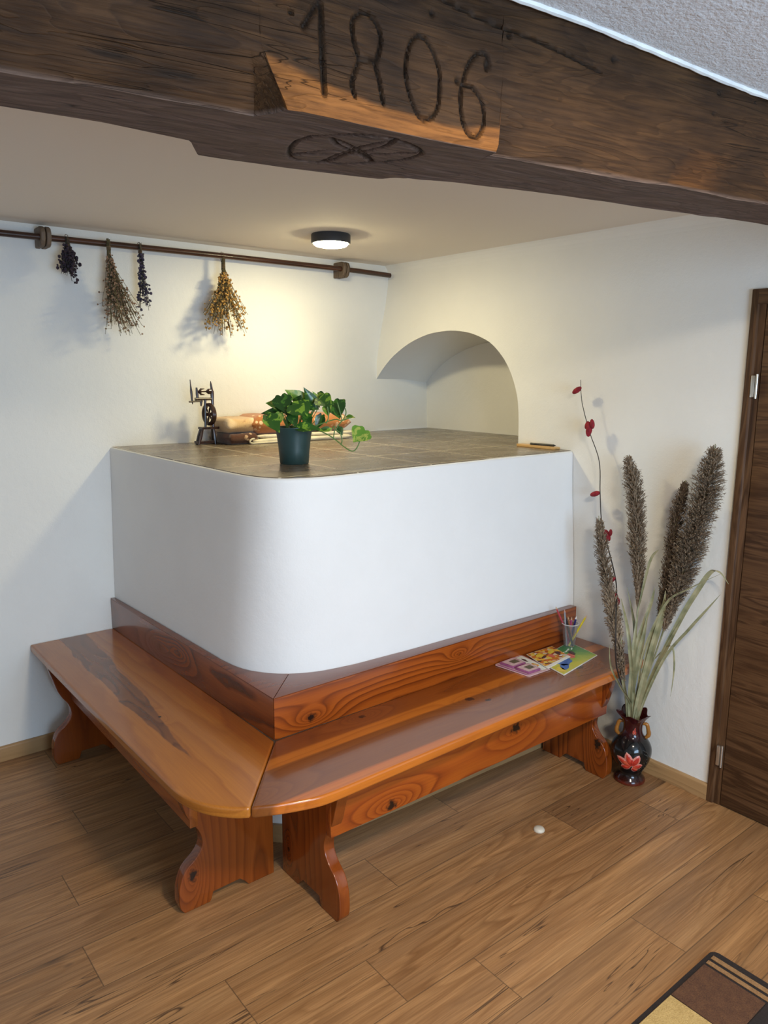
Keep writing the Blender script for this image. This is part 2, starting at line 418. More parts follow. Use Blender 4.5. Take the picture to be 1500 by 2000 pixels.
# floor: planks 1333 x 182.5 mm laid along x
vs, fs, uvs, rn = [], [], [], []
PW, PL = .1825, 1.333
starts = {-1: -1.31, 0: -1.557, 1: -.57, 2: -1.285, 7: -1.98}
r2 = random.Random(3)
for row in range(-18, 13):
    y0 = -2.03+row*PW; y1 = y0+PW
    st = starts.get(row, -r2.random()*PL)
    yy0, yy1 = max(y0, -5.2), min(y1, .12)
    if yy1 <= yy0: r2.random(); continue
    k = math.floor((-5-st)/PL)
    while st+k*PL < .05:
        xa, xb = st+k*PL, st+(k+1)*PL; k += 1
        a, b = max(xa, -5), min(xb, .05)
        if b <= a: continue
        i = len(vs); vs += [(a, yy0, 0), (b, yy0, 0), (b, yy1, 0), (a, yy1, 0)]; fs.append((i, i+1, i+2, i+3))
        uvs += [(a-xa, yy0-y0), (b-xa, yy0-y0), (b-xa, yy1-y0), (a-xa, yy1-y0)]; rn.append(r2.random())
me = bpy.data.meshes.new('floor'); me.from_pydata(vs, [], fs)
ul = me.uv_layers.new(name='plank')
for i, u in enumerate(uvs): ul.data[i].uv = u
at = me.attributes.new('rnd', 'FLOAT', 'FACE')
for i, v in enumerate(rn): at.data[i].value = v
me.update(); tag(link('floor', me, M_FLOOR), kind='structure')

# left wall (y = 0), leaning back a little towards the corner above the stove
def wall_y(x, z): return .10*smooth01((x+.62)/.62)*smooth01((2.16-z)/.5)
vs, fs = [], []
xs = [-5, -4, -3, -2.2]+[-2.2+.1*i for i in range(1, 23)]; zs = [0, .5, 1.0, 1.3, 1.45, 1.6, 1.7, 1.8, 1.9, 2.0, 2.1, 2.16, CZ+.02]
for z in zs:
    for x in xs: vs.append((x, wall_y(x, z), z))
nx = len(xs)
for j in range(len(zs)-1):
    for i in range(nx-1): a = j*nx+i; fs.append((a, a+1, a+1+nx, a+nx))
tag(pyd('wall_left', vs, fs, M_WALL, smooth='all'), kind='structure')

# right wall (x = 0) with arched niche and door opening
arch = [(-.975, 1.30), (-.972, 1.42), (-.965, 1.498), (-.95, 1.56), (-.922, 1.625), (-.885, 1.685), (-.836, 1.738), (-.77, 1.787), (-.681, 1.822), (-.60, 1.841), (-.50, 1.850), (-.40, 1.846), (-.308, 1.833), (-.18, 1.795), (-.057, 1.735), (.03, 1.672), (.1005, 1.605)]
arch3 = [tuple(v) for v in catmull([(a, b, 0) for a, b in arch], 3)]
arch = [(a[0], a[1]) for a in arch3]
DY0, DY1, DH = -2.02, -2.96, 1.93
TOPF = CZ-.05
bm = bmesh.new()
def wq(*pts): bm.faces.new([bm.verts.new((0, a, b)) for a, b in pts])
wq((-.975, 0), (.10, 0), (.10, 1.30), (-.975, 1.30))
for (a0, b0), (a1, b1) in zip(arch[:-1], arch[1:]): wq((a0, b0), (a1, b1), (a1, TOPF), (a0, TOPF))
wq((DY0, 0), (-.975, 0), (-.975, TOPF), (DY0, TOPF))
wq((DY1, DH), (DY0, DH), (DY0, TOPF), (DY1, TOPF)); wq((-5.2, 0), (DY1, 0), (DY1, TOPF), (-5.2, TOPF))
bmesh.ops.remove_doubles(bm, verts=bm.verts, dist=1e-4)
# soft cove to the ceiling
prev = None
for k in range(7):
    a = k/6*PI/2; x = -.06*(1-math.cos(a)); z = TOPF+.06*math.sin(a)
    cur = (bm.verts.new((x, .02, z)), bm.verts.new((x, -5.2, z)))
    if prev: bm.faces.new((prev[0], prev[1], cur[1], cur[0]))
    prev = cur
wr = from_bm('wall_right', bm, M_WALL); tag(wr, kind='structure')
# niche
vs, fs = [], []
ND = .42
for (y, z) in arch:
    yb = -.975+(y+.975)*1.03+.01; zb = 1.30+(z-1.30)*.93
    zc = 1.30+(z-1.30)*.985
    vs += [(0, y, z), (ND*.5, (y+yb)/2, (z+zc)/2), (ND, yb, zb)]
n = len(arch)
for i in range(n-1):
    for k in range(2): a = i*3+k; fs.append((a, a+1, a+4, a+3))
i0 = len(vs); vs += [(0, .1015, 1.29), (ND*.5, .115, 1.29), (ND, .13, 1.29)]
for k in range(2): a = (n-1)*3+k; fs.append((a, a+1, i0+k+1, i0+k))
fs.append(tuple(3*i+2 for i in range(n))+(i0+2,))
niche = pyd('trim_3', vs, fs, M_WALL, smooth=True); tag(niche, kind='structure')

# ceiling, sagging slightly behind the beam on the near side
vs, fs = [], []
NX, NY = 84, 88
def ceil_z(x, y):
    s, w = bsw(x, y)
    near = smooth01((.14-w)/.10)
    return CZ-near*(.012+.042*smooth01((s-.68)/.75))
for j in range(NY+1):
    for i in range(NX+1):
        x = -5+5.02*i/NX; y = -5.2+5.22*j/NY; vs.append((x, y, ceil_z(x, y)))
for j in range(NY):
    for i in range(NX): a = j*(NX+1)+i; fs.append((a, a+1, a+NX+2, a+NX+1))
def ceil_mat():
    t = NT('ceiling_paint'); p = t.pos(); s = t.sep(p)
    a = t.noise(p, 130, 4, .6); b = t.noise(p, 45, 3)
    w = t.math('ADD', t.math('MULTIPLY', s[0], .178), s[1])    # the near side of the beam has rougher, greyer plaster
    near = t.mapr(w, -2.70, -2.66, 1, 0)
    col = t.mix(near, (.74, .68, .60), (.74, .75, .76))
    t.bump(t.math('MULTIPLY', t.math('ADD', a, b), t.mapr(near, 0, 1, .12, 1)), .5, .005)
    return t.out(col, .9)
tag(pyd('ceiling', vs, fs, ceil_mat(), smooth='all'), kind='structure')

# the unseen side of the room: back wall with the window that lets the daylight in
bm = bmesh.new()
for (a, b, c, d) in [(-5, -2.95, 0, CZ), (-1.05, 0, 0, CZ), (-2.95, -1.05, 0, .7), (-2.95, -1.05, 2.0, CZ)]:
    bm.faces.new([bm.verts.new(v) for v in ((a, -5.2, c), (b, -5.2, c), (b, -5.2, d), (a, -5.2, d))])
tag(from_bm('wall_back', bm, M_WALL), kind='structure')
w1 = empty('window_1', (-2.0, -5.2, .7), kind='structure')
mb = MB()
for (a, b, c, d) in [(-2.95, -2.88, .7, 2.0), (-1.12, -1.05, .7, 2.0), (-2.04, -1.96, .7, 2.0), (-2.95, -1.05, .7, .77), (-2.95, -1.05, 1.93, 2.0)]:
    mb.box(((a+b)/2, -5.2, (c+d)/2), ((b-a)/2, .03, (d-c)/2))
mb.build('window_frame', M_WHITE, w1, smooth=False)
tg = NT('window_glass'); tg.b.inputs['Transmission Weight'].default_value = 1
mb = MB(); mb.box((-2.0, -5.22, 1.35), (.93, .003, .63)); mb.build('window_pane', tg.out((.95, .97, .97), .0), w1, smooth=False)
bm = bmesh.new(); bm.faces.new([bm.verts.new(v) for v in ((-5, -5.2, 0), (-5, .1, 0), (-5, .1, CZ), (-5, -5.2, CZ))])
tag(from_bm('wall_near', bm, M_WALL), kind='structure')

# skirting boards
def skirt(name, poly, a, b, plane, mat): tag(prism(name, poly, a, b, mat, None, plane, .002, 2), kind='structure')
skirt('baseboard_left', [(0.001, 0), (-.014, 0), (-.014, .060), (-.009, .066), (0.001, .066)], -5, -.016, 'yz', M_SKIRT)
skirt('baseboard_right', [(0.001, 0), (-.014, 0), (-.014, .060), (-.009, .066), (0.001, .066)], DY0+.001, -.0, 'xz', M_SKIRT2)

# door
d1 = empty('door_1', (0, (DY0+DY1)/2, 0), kind='structure')
bm = prism_bm([(-.014, DY0+.0), (-.014, DY0-.022), (-.006, DY0-.026), (-.006, DY0-.050), (.05, DY0-.050), (.05, DY0+.0)], 0, DH, 'xy', .0015, 2)
o = from_bm('door_jamb', bm, M_FRAME, d1, True)
bm = prism_bm([(-.014, DY1), (-.014, DY1+.022), (-.006, DY1+.026), (-.006, DY1+.050), (.05, DY1+.050), (.05, DY1)], 0, DH, 'xy', .0015, 2)
from_bm('door_jamb', bm, M_FRAME, d1, True)
M_HEAD = door_mat('walnut_door_head', 1)
box('door_head', (-.013, DY1+.001, DH-.05), (.05, DY0-.001, DH+.001), M_HEAD, d1)
leaf = box('door_leaf', (-.008, DY1+.053, .006), (.03, DY0-.053, DH-.053), M_DOOR, d1, .002)
box('door_panel', (.031, DY1-.02, 0), (.06, DY0+.02, DH+.02), M_FRAME, d1, 0)
for z0, z1 in ((1.562, 1.638), (.165, .245)):
    h = box('hinge', (-.021, DY0-.040, z0), (-.007, DY0-.026, z1), M_CHROME, d1, .003)
    mb = MB(); mb.tube([(-.017, DY0-.046, z0-.004), (-.017, DY0-.046, z1+.004)], .0045, 10); mb.build('hinge_pin', M_CHROME, h)
h = empty('door_handle', (0, 0, 0)); h.parent = leaf; 
mb = MB(); mb.tube([(-.008, DY1+.11, 1.0), (-.055, DY1+.11, 1.0)], .009, 12); mb.tube([(-.055, DY1+.10, 1.0), (-.055, DY1+.23, 1.0)], .009, 12)
bpy.data.objects.remove(h); mb.build('door_handle', M_CHROME, leaf)

# ------------------------------------------------------------------ carved ceiling beam
ONE = [[(.3653, 2.0872), (.389, 2.122), (.3913, 2.0955), (.3922, 2.0643), (.3935, 2.0091)]]  # digit and rosette strokes traced from image pixels, projected onto the beam faces
EIGHT = [[(.4502, 2.0644), (.4423, 2.0823), (.4384, 2.1051), (.4449, 2.1181), (.458, 2.1251), (.4713, 2.1203), (.4808, 2.1093), (.4849, 2.0949), (.4796, 2.0742), (.4743, 2.0666), (.4502, 2.0644)],
    [(.4502, 2.0644), (.4436, 2.048), (.4383, 2.0318), (.4423, 2.0149)], [(.4743, 2.0666), (.4825, 2.0438), (.4896, 2.0137)]]
ZERO = [[(.5474, 2.1148), (.5348, 2.1045), (.528, 2.0832), (.5263, 2.0604), (.5344, 2.0323), (.5463, 2.0113), (.5596, 2.0041), (.5771, 2.0138), (.5856, 2.0361), (.5848, 2.0685), (.5754, 2.092), (.5604, 2.1095), (.5474, 2.1148)]]
SIX = [[(.6686, 2.0927), (.6712, 2.1074), (.663, 2.1142), (.6476, 2.1078), (.6342, 2.0889), (.6272, 2.0689), (.6232, 2.047), (.6272, 2.0191), (.6387, 1.9992), (.6547, 1.9943), (.6669, 2.0107), (.6677, 2.0326), (.6574, 2.0526), (.6429, 2.0633), (.6274, 2.0619)]]
HOLES = [(.6165, 2.067, .004), (.7114, 2.1472, .004), (.5683, 2.1481, .004), (.3473, 2.0999, .003), (.5474, 2.1148, .004), (.5596, 2.0041, .003), (.671, 2.100, .006), (1.19, 2.145, .004), (1.18, 2.11, .004), (1.21, 2.10, .003), (.93, 2.155, .005)]
ELL = [[(.419, .1498), (.4038, .1003), (.4138, .0505), (.4634, .008), (.5297, -.0016), (.595, .0323), (.5984, .0863), (.5618, .1371), (.4973, .1743), (.4384, .1726), (.419, .1498)],
    [(.4419, .0391), (.4652, .0651), (.5017, .086), (.5426, .1185), (.563, .1364)], [(.4419, .0391), (.4705, .052), (.5155, .0834), (.563, .1364)],
    [(.5318, .0021), (.5281, .0496), (.5058, .0944), (.4985, .1497), (.4824, .1829)], [(.5318, .0021), (.503, .05), (.495, .10), (.4824, .1829)],
    [(.4184, .1447), (.4646, .1019), (.5058, .0944), (.567, .0648), (.595, .0323)], [(.4184, .1447), (.48, .118), (.53, .10), (.595, .0323)]]
def segs(polys):
    out = []
    for pl in polys:
        c = [(p.x, p.y) for p in catmull([(a, b, 0) for a, b in pl], 4)] if len(pl) > 3 else pl
        out += list(zip(c[:-1], c[1:]))
    return np.array(out)
def dist_to(sg, P):
    d = np.full(len(P), 9.)
    for a, b in sg:
        ab = b-a; t = np.clip(((P-a)@ab)/(ab@ab+1e-12), 0, 1); d = np.minimum(d, np.linalg.norm(P-(a+t[:, None]*ab), axis=1))
    return d
def npn(x, y, sc, seed=0):
    return np.array([noise.noise(V((a*sc, b*sc, seed))) for a, b in zip(x, y)])
ss = np.unique(np.concatenate([np.linspace(-2.6, -.1, 30), np.arange(-.1, .29, .006), np.arange(.29, .72, .0026), np.arange(.72, 1.5, .006), np.linspace(1.5, 2.485, 20), [.304, .3065, .698, .7005, .288, .2895]]))
I = np.interp
wf = I(ss, [-2.6, 0, .3045, .3066, .34, .5, .69, 1.4, 2.5], [-.036, -.038, -.042, -.042, -.044, -.036, -.030, -.032, -.03])
zc = I(ss, [-2.6, 0, .3045, .3066, .698, .7005, .99, 1.34, 2.5], [2.05, 2.05, 2.050, 1.990, 1.990, 2.033, 2.047, 2.035, 2.035])
w2 = I(ss, [-2.6, 0, .288, .3066, .3426, .4994, .698, .7005, .97, 1.4, 2.5], [0, 0, .004, -.040, -.044, -.035, -.024, -.001, -.007, 0, 0])
w3 = I(ss, [-2.6, .004, .133, .261, .266, .2914, .445, .617, .652, .866, 1.12, 1.6, 2.5], [.13, .13, .135, .157, .165, .2276, .228, .216, .175, .151, .143, .137, .135])
NF, NC, NU, NB = 64, 10, 64, 8
rows = []; kind = []
def lin(a, b, n, end=False): return [a+(b-a)*k/n for k in range(n+(1 if end else 0))]
W_, Z_, K_, T_ = [], [], [], []
TOPZ = 2.25
for f in lin(0, 1, NF): W_.append(wf); Z_.append(TOPZ+(zc-TOPZ)*f); K_.append(0)
for f in lin(0, 1, NC): W_.append(wf+(w2-wf)*f); Z_.append(zc+(1.98-zc)*f); K_.append(1)
for f in lin(0, 1, NU): W_.append(w2+(w3-w2)*f); Z_.append(np.full_like(ss, 1.98)); K_.append(2)
for f in lin(0, 1, NB, True): W_.append(w3); Z_.append(1.98+(TOPZ-1.98)*f+0*ss); K_.append(3)
Wm = np.array(W_).T; Zm = np.array(Z_).T; Sm = np.repeat(ss[:, None], Wm.shape[1], 1); Km = np.repeat(np.array(K_)[None], len(ss), 0)
s_, w_, z_, k_ = Sm.ravel(), Wm.ravel(), Zm.ravel(), Km.ravel()
gr = np.zeros(len(s_))
fr = (k_ == 0) & (s_ > .3) & (s_ < 1.35); P = np.stack([s_[fr], z_[fr]], 1); g = np.zeros(fr.sum())
for nm, hw in ((ONE, .0044), (EIGHT, .0032), (ZERO, .0029), (SIX, .0032)):
    g = np.maximum(g, np.clip(1.25-dist_to(segs(nm), P)/hw, 0, 1))
for (a, b, r) in HOLES: g = np.maximum(g, np.clip(1.5-np.hypot(P[:, 0]-a, P[:, 1]-b)/r, 0, 1))
g = np.maximum(g, .9*np.clip(1.3-dist_to(segs([[(.58, 2.172), (.66, 2.160), (.78, 2.150), (.90, 2.130)]]), P)/.0026, 0, 1))
gr[fr] = g
fc_ = (k_ <= 1) & (s_ < .305) & (s_ > -.12); Pc = np.stack([s_[fc_], z_[fc_]], 1)
gr[fc_] = np.maximum(gr[fc_], .9*np.clip(1.3-dist_to(segs([[(-.12, 2.024), (.0, 2.020), (.1, 2.017), (.2, 2.008), (.29, 2.004)]]), Pc)/.0026, 0, 1))
ud = (k_ == 2) & (s_ > .38) & (s_ < .63); P = np.stack([s_[ud], w_[ud]], 1)
gr[ud] = np.clip(1.25-dist_to(segs(ELL), P)/.0042, 0, 1)
n1 = npn(s_*.5, z_+w_, 9, 3); n2 = npn(s_*.25, z_*1.+w_, 42, 8)
und = (n1*.0045+n2*.0022)
front = (k_ <= 1)
dw = np.where(front, -und+gr*.006, 0.)*(np.where(k_ == 1, .5, 1)); dz = np.where(k_ == 2, und-.0+gr*.005, 0.)
fade = np.clip((2.21-z_)/.02, 0, 1); dw = dw*fade
edge = np.abs(z_-1.98) < 1e-6
w_ = w_+dw+np.where(k_ == 3, n1*.006, 0); z2 = z_+dz
# bottom arris wavers slightly
nlow = npn(s_, s_*0, 3.0, 5)
z2 = z2+np.where(edge, nlow*.003, 0)
worn = np.where((k_ <= 1) & (s_ > .306) & (s_ < .70), np.clip((I(s_, [.30, .37, .42, .50, .56, .70], [2.045, 2.028, 2.018, 2.012, 2.012, 2.014])+n1*.012+n2*.008-z_)/.006, 0, 1), 0)
patch2 = np.clip(.5-np.abs(s_-.335)/.05, 0, 1)*(k_ == 0)*np.clip((z_-2.10)/.02, 0, 1)
right = ((k_ == 1) & (s_ > 1.1))*np.clip(n1*2, 0, 1)*.6
worn = np.maximum(np.maximum(worn, patch2), right)
sh_ = .036*np.clip((2.055-z_)/.075, 0, 1)*np.exp(-((s_-.305)/.05)**2)*(1-np.clip((w_+.04)/.14, 0, 1))
s_ = s_+sh_
co = [tuple(bw(a, b, c)) for a, b, c in zip(s_, w_, z2)]
m_ = Wm.shape[1]; fs = []
for i in range(len(ss)-1):
    for k in range(m_-1): a = i*m_+k; fs.append((a, a+1, a+1+m_, a+m_))
    fs.append((i*m_+m_-1, i*m_, (i+1)*m_, (i+1)*m_+m_-1))
fs.append(tuple(range(m_))[::-1]); fs.append(tuple((len(ss)-1)*m_+k for k in range(m_)))
me = bpy.data.meshes.new('ceiling_beam'); me.from_pydata(co, [], fs)
for nm, arr in (('groove', gr), ('worn', worn), ('under', ((k_ >= 2)*1.0))):
    at = me.attributes.new(nm, 'FLOAT', 'POINT'); at.data.foreach_set('value', arr.astype(np.float32))
me.update(); bmx = bmesh.new(); bmx.from_mesh(me); bmesh.ops.recalc_face_normals(bmx, faces=bmx.faces); bmx.to_mesh(me); bmx.free()
beam = link('ceiling_beam', me, M_BEAM, None, True)
tag(beam, 'old dark hewn oak ceiling beam carved with the year 1806 and a rosette', 'beam')
# pale bead of plaster along the beam's near top edge
mb = MB(); pts = []; r3 = random.Random(4)
for i in range(120):
    s = .45+i*.0171; x = bw(s, -.040, 0); pts.append(V((x.x, x.y, ceil_z(x.x, x.y)-.001+r3.uniform(-.0006, .0006))))
mb.tube(pts, [.0055+r3.uniform(-.0008, .0008) for _ in pts], 8); tag(mb.build('trim_1', M_WHITE), kind='structure')

# ------------------------------------------------------------------ ceiling lamp over the stove
M_LAMPBODY = plain('anthracite_metal', (.035, .037, .042), .45)
LX, LY = -.79, -.59
lamp = empty('ceiling_lamp', (LX, LY, CZ), 'round anthracite ceiling lamp glowing above the white stove', 'lamp')
lathe('lamp_housing', [(.080, 0), (.083, -.004), (.083, -.036), (.081, -.038), (.075, -.038), (.073, -.036), (.073, -.012)], (LX, LY, CZ), M_LAMPBODY, lamp, 48, cap=False)
te = NT('lamp_diffuser'); te.b.inputs['Emission Color'].default_value = (1, .86, .50, 1); te.b.inputs['Emission Strength'].default_value = CEILING_LAMP
lathe('lamp_diffuser', [(.073, -.034), (.071, -.042), (.064, -.047), (.045, -.051), (.02, -.053), (.001, -.0535)], (LX, LY, CZ), te.out((.9, .9, .85), .5), lamp, 48, cap=False)
# twin lamp in the near half of the room (gives the neutral light on the floor)
lamp2 = empty('ceiling_lamp', (-1.7, -3.3, CZ), 'round anthracite ceiling lamp behind the beam', 'lamp')
lathe('lamp_housing', [(.150, -.02), (.168, -.022), (.168, -.052), (.160, -.054)], (-1.7, -3.3, CZ), M_LAMPBODY, lamp2, 48, cap=False)

# ------------------------------------------------------------------ masonry stove
H = 1.308
def arc_outline(L, cpts, R, n=10): return L+[(p.x, p.y) for p in catmull([(a, b, 0) for a, b in cpts], n)]+R
top = [(-1.566, -.002), (-1.560, -.40), (-1.552, -.80)]+[(p.x, p.y) for p in catmull([(a, b, 0) for a, b in [(-1.547, -1.05), (-1.538, -1.18), (-1.505, -1.275), (-1.44, -1.328), (-1.34, -1.347), (-1.20, -1.343)]], 6)]+[(-.95, -1.325), (-.50, -1.303), (-.002, -1.290)]
bot = [(-1.582, -.002), (-1.566, -.40), (-1.552, -.80)]+[(p.x, p.y) for p in catmull([(a, b, 0) for a, b in [(-1.547, -.98), (-1.535, -1.075), (-1.504, -1.154), (-1.440, -1.230), (-1.338, -1.283), (-1.20, -1.308)]], 6)]+[(-.95, -1.319), (-.50, -1.325), (-.002, -1.335)]
stove = empty('masonry_stove', (-.79, -.65, 0), 'white plastered masonry stove with a rounded corner and brown tiled top', 'stove')
vs, fs = [], []; NLV = 14; n = len(top)
for L in range(NLV+1):
    f = L/NLV; z = f*(H-.012); tt = smooth01((z-.628)/(H-.628))*.6+max(0, (z-.628)/(H-.628))*.4
    for k in range(n):
        x = bot[k][0]+(top[k][0]-bot[k][0])*tt; y = bot[k][1]+(top[k][1]-bot[k][1])*tt; vs.append((x, y, z))
for L in range(NLV):
    for k in range(n-1): a = L*n+k; fs.append((a, a+1, a+1+n, a+n))
# rounded arris
for q, (ins, dz) in enumerate(((.001, .006), (.004, .010), (.008, .0125))):
    for k in range(n):
        k0, k1 = max(k-1, 0), min(k+1, n-1); t = V((top[k1][0]-top[k0][0], top[k1][1]-top[k0][1])).normalized(); nn = V((-t.y, t.x))
        vs.append((top[k][0]+nn.x*ins, top[k][1]+nn.y*ins, H-.012+dz))
    b0 = (NLV+q)*n
    for k in range(n-1): fs.append((b0+k, b0+k+1, b0+k+1+n, b0+k+n))
fs.append(tuple((NLV+3)*n+k for k in range(n))+(len(vs),)); vs.append((-.002, -.002, H+.0005))
pyd('stove_body', vs, fs, M_STOVE, stove, smooth='all')
sk = bot[:]
def off2(pl, d):
    out = []
    for k in range(len(pl)):
        k0, k1 = max(k-1, 0), min(k+1, len(pl)-1); t = V((pl[k1][0]-pl[k0][0], pl[k1][1]-pl[k0][1])).normalized(); out.append((pl[k][0]+t.y*d, pl[k][1]-t.x*d))
    return out
ou = off2(sk, .013); ou[0] = (ou[0][0], -.016); ou[-1] = (-.016, ou[-1][1]); inn = off2(sk, .0005); inn[0] = (inn[0][0], -.016); inn[-1] = (-.016, inn[-1][1])
prism('skirting', ou+inn[::-1], 0, .066, M_SKIRT, stove, 'xy', 0)
tl = []
for k in range(n):
    k0, k1 = max(k-1, 0), min(k+1, n-1); t = V((top[k1][0]-top[k0][0], top[k1][1]-top[k0][1])).normalized(); nn = V((-t.y, t.x))
    tl.append((top[k][0]+nn.x*.012, top[k][1]+nn.y*.012))
tl[0] = (tl[0][0], .0)
tl[-1] = (-.002, tl[-1][1])
tl += [(-.002, .088), (-.1, .07), (-.2, .045), (-.3, .02), (-.62, 0)]
tag(prism('trim_4', [(-.0015, -.973), (ND-.002, -.955), (ND-.002, .125), (-.0015, .093)], H-.002, H+.003, M_TILE, None, 'xy', 0, 1), kind='structure')
prism('tiled_top', tl, H-.002, H+.003, M_TILE, stove, 'xy', .0008, 1)

# ------------------------------------------------------------------ corner benches
SZ, BZ, TH = .487, .628, .033
def legprof(top_z):
    c = [(-.004, top_z), (.008, .410), (.020, .370), (.033, .325), (.050, .290), (.070, .260), (.081, .228), (.079, .200), (.060, .172), (.024, .142), (.005, .100), (0, .055), (.003, .020), (.016, 0)]
    sm = [(p.x, p.y) for p in catmull([(a, b, 0) for a, b in c], 5)]
    return sm+[(.100, 0), (.106, .010), (.112, .031), (.205, .033), (.222, .018), (.236, 0), (.330, 0), (.330, top_z)]
LP = legprof(SZ-TH)
seat_out_L = [(-1.953, -.003), (-1.948, -.7), (-1.941, -1.40)]
cor = [(p.x, p.y) for p in catmull([(a, b, 0) for a, b in [(-1.941, -1.40), (-1.936, -1.49), (-1.908, -1.575), (-1.862, -1.637), (-1.815, -1.673), (-1.735, -1.712), (-1.64, -1.743), (-1.56, -1.748)]], 6)]
mi = 24     # index in cor where the mitre meets the edge
MIT = cor[mi]; INN = (-1.571, -1.385)
def shift(p, d):  # a hair of a gap along the mitre
    return (p[0]+d[0], p[1]+d[1])
gl = (-.0007, .0006); gr_ = (.0007, -.0006)
polyL = seat_out_L[:-1]+cor[:mi]+[shift(MIT, gl), shift(INN, gl), (-1.585, -.003)]
polyR = [shift(INN, gr_), shift(MIT, gr_)]+cor[mi+1:]+[(-.8, -1.734), (-.012, -1.722), (-.012, -1.345)]
# inner line follows the backrest
bl = empty('corner_bench', (-1.75, -.7, 0), 'glossy orange pine bench with dark heartwood streak, standing against the left wall', 'bench', 'two pine benches meeting at the stove corner')
br = empty('corner_bench', (-.8, -1.55, 0), 'glossy reddish pine bench running to the right wall, holding the magazines', 'bench', 'two pine benches meeting at the stove corner')
prism('seat', polyL, SZ-TH, SZ, M_SEATL, bl, 'xy', .009, 4, ang=40)
prism('seat', polyR, SZ-TH, SZ, M_SEATR, br, 'xy', .009, 4, ang=40)
# backrests: straight front, back scribed to the stove's curve
stv = [(x, y) for x, y in bot]
G = .0025
def offs(pl, d):
    out = []
    for k in range(len(pl)):
        k0, k1 = max(k-1, 0), min(k+1, len(pl)-1); t = V((pl[k1][0]-pl[k0][0], pl[k1][1]-pl[k0][1])).normalized(); nn = V((t.y, -t.x))
        out.append((pl[k][0]+nn.x*d, pl[k][1]+nn.y*d))
    return out
so = offs(stv, G)
# mitre meets the stove curve around (-1.44,-1.24)
km = min(range(len(so)), key=lambda k: (so[k][0]+1.432)**2+(so[k][1]+1.240)**2)
bkL = [(-1.603, -.003), shift((-1.571, -1.385), gl), shift(so[km], gl)]+[p for p in so[:km]][::-1]
bkL[-1] = (so[0][0], -.003)
bkR = [shift((-1.571, -1.385), gr_), (-.022, -1.368), (-.022, so[-1][1])]+so[km+1:-1][::-1]+[shift(so[km], gr_)]
def backrest(poly, mat, par):
    o = prism('backrest', poly, SZ+.0004, BZ-.002, mat, par, 'xy', .0015, 2, ang=60)
    c = prism('backrest_top', poly, BZ-.0019, BZ+.001, M_TOPCAP, o, 'xy', .0012, 2, ang=60)
    return o
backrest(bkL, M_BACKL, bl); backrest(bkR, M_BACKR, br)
# legs
for y0, xo in ((-1.355, -1.895), (-.185, -1.936)):
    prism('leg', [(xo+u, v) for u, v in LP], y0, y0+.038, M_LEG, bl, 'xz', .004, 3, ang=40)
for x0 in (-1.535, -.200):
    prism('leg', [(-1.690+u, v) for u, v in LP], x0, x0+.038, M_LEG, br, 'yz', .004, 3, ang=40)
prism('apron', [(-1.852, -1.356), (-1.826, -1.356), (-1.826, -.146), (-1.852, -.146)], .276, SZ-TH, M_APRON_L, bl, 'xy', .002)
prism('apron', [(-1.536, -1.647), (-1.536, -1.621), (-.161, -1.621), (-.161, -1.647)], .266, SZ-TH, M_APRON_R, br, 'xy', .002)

# ------------------------------------------------------------------ door stop on the floor
stop = lathe('door_stop', [(.020, 0), (.0205, .004), (.018, .009), (.012, .0125), (.004, .014), (.0005, .0142)], (-.684, -1.745, 0), plain('cream_plastic', (.62, .56, .46), .35), None, 28, cap=False)
tag(stop, 'small round cream floor button lying on the oak planks before the bench', 'door stop')

# ------------------------------------------------------------------ rug
def rug_mat(name, col, col2):
    t = NT(name); p = t.pos(); n = t.noise(p, 260, 3, .7); n2 = t.noise(p, 60, 2)
    c = t.mix(t.mapr(t.math('ADD', t.math('MULTIPLY', n, .7), t.math('MULTIPLY', n2, .3)), .35, .65), col, col2)
    t.bump(n, .9, .004); return t.out(c, .95)
rug = empty('rug', (-1.15, -3.0, 0), 'short pile rug with dark border and brown and beige blocks on the floor', 'rug')
RX, RY, RX0, RY0 = -.752, -2.442, -2.05, -3.5
rc = [(RX0, RY0), (RX, RY0)]+[(RX-.022+.022*math.cos(a), RY-.022+.022*math.sin(a)) for a in [i*PI/16 for i in range(9)]]+[(RX0, RY)]
M_RB = rug_mat('rug_dark_pile', (.010, .006, .005), (.022, .012, .010)); M_RT = rug_mat('rug_tan_pile', (.20, .10, .038), (.34, .19, .08))
M_RG = rug_mat('rug_beige_pile', (.36, .23, .075), (.55, .38, .15)); M_RBR = rug_mat('rug_brown_pile', (.055, .020, .009), (.13, .055, .022))
prism('rug_border', rc, .001, .009, M_RB, rug, 'xy', .002)
def rp(name, x0, x1, y0, y1, m): box(name, (x0, y0, .0092), (x1, y1, .0112), m, rug, .001, 1)
rp('stripe', RX-.040, RX-.023, RY0+.02, RY-.014, M_RT)
rp('stripe', RX-.066, RX-.050, RY0+.02, RY-.014, M_RT)
rp('brown_block', RX-.245, RX-.074, RY-.185, RY-.014, M_RBR)
rp('beige_block', RX-.60, RX-.247, RY-.30, RY-.014, M_RG)
rp('dark_block', RX-.245, RX-.074, RY-.40, RY-.187, M_RB)
rp('brown_block', RX-.60, RX-.247, RY-.60, RY-.302, M_RBR)
rp('beige_block', RX-.245, RX-.074, RY-.75, RY-.402, M_RG)
rp('dark_block', RX-1.25, RX-.602, RY-.35, RY-.014, M_RB)

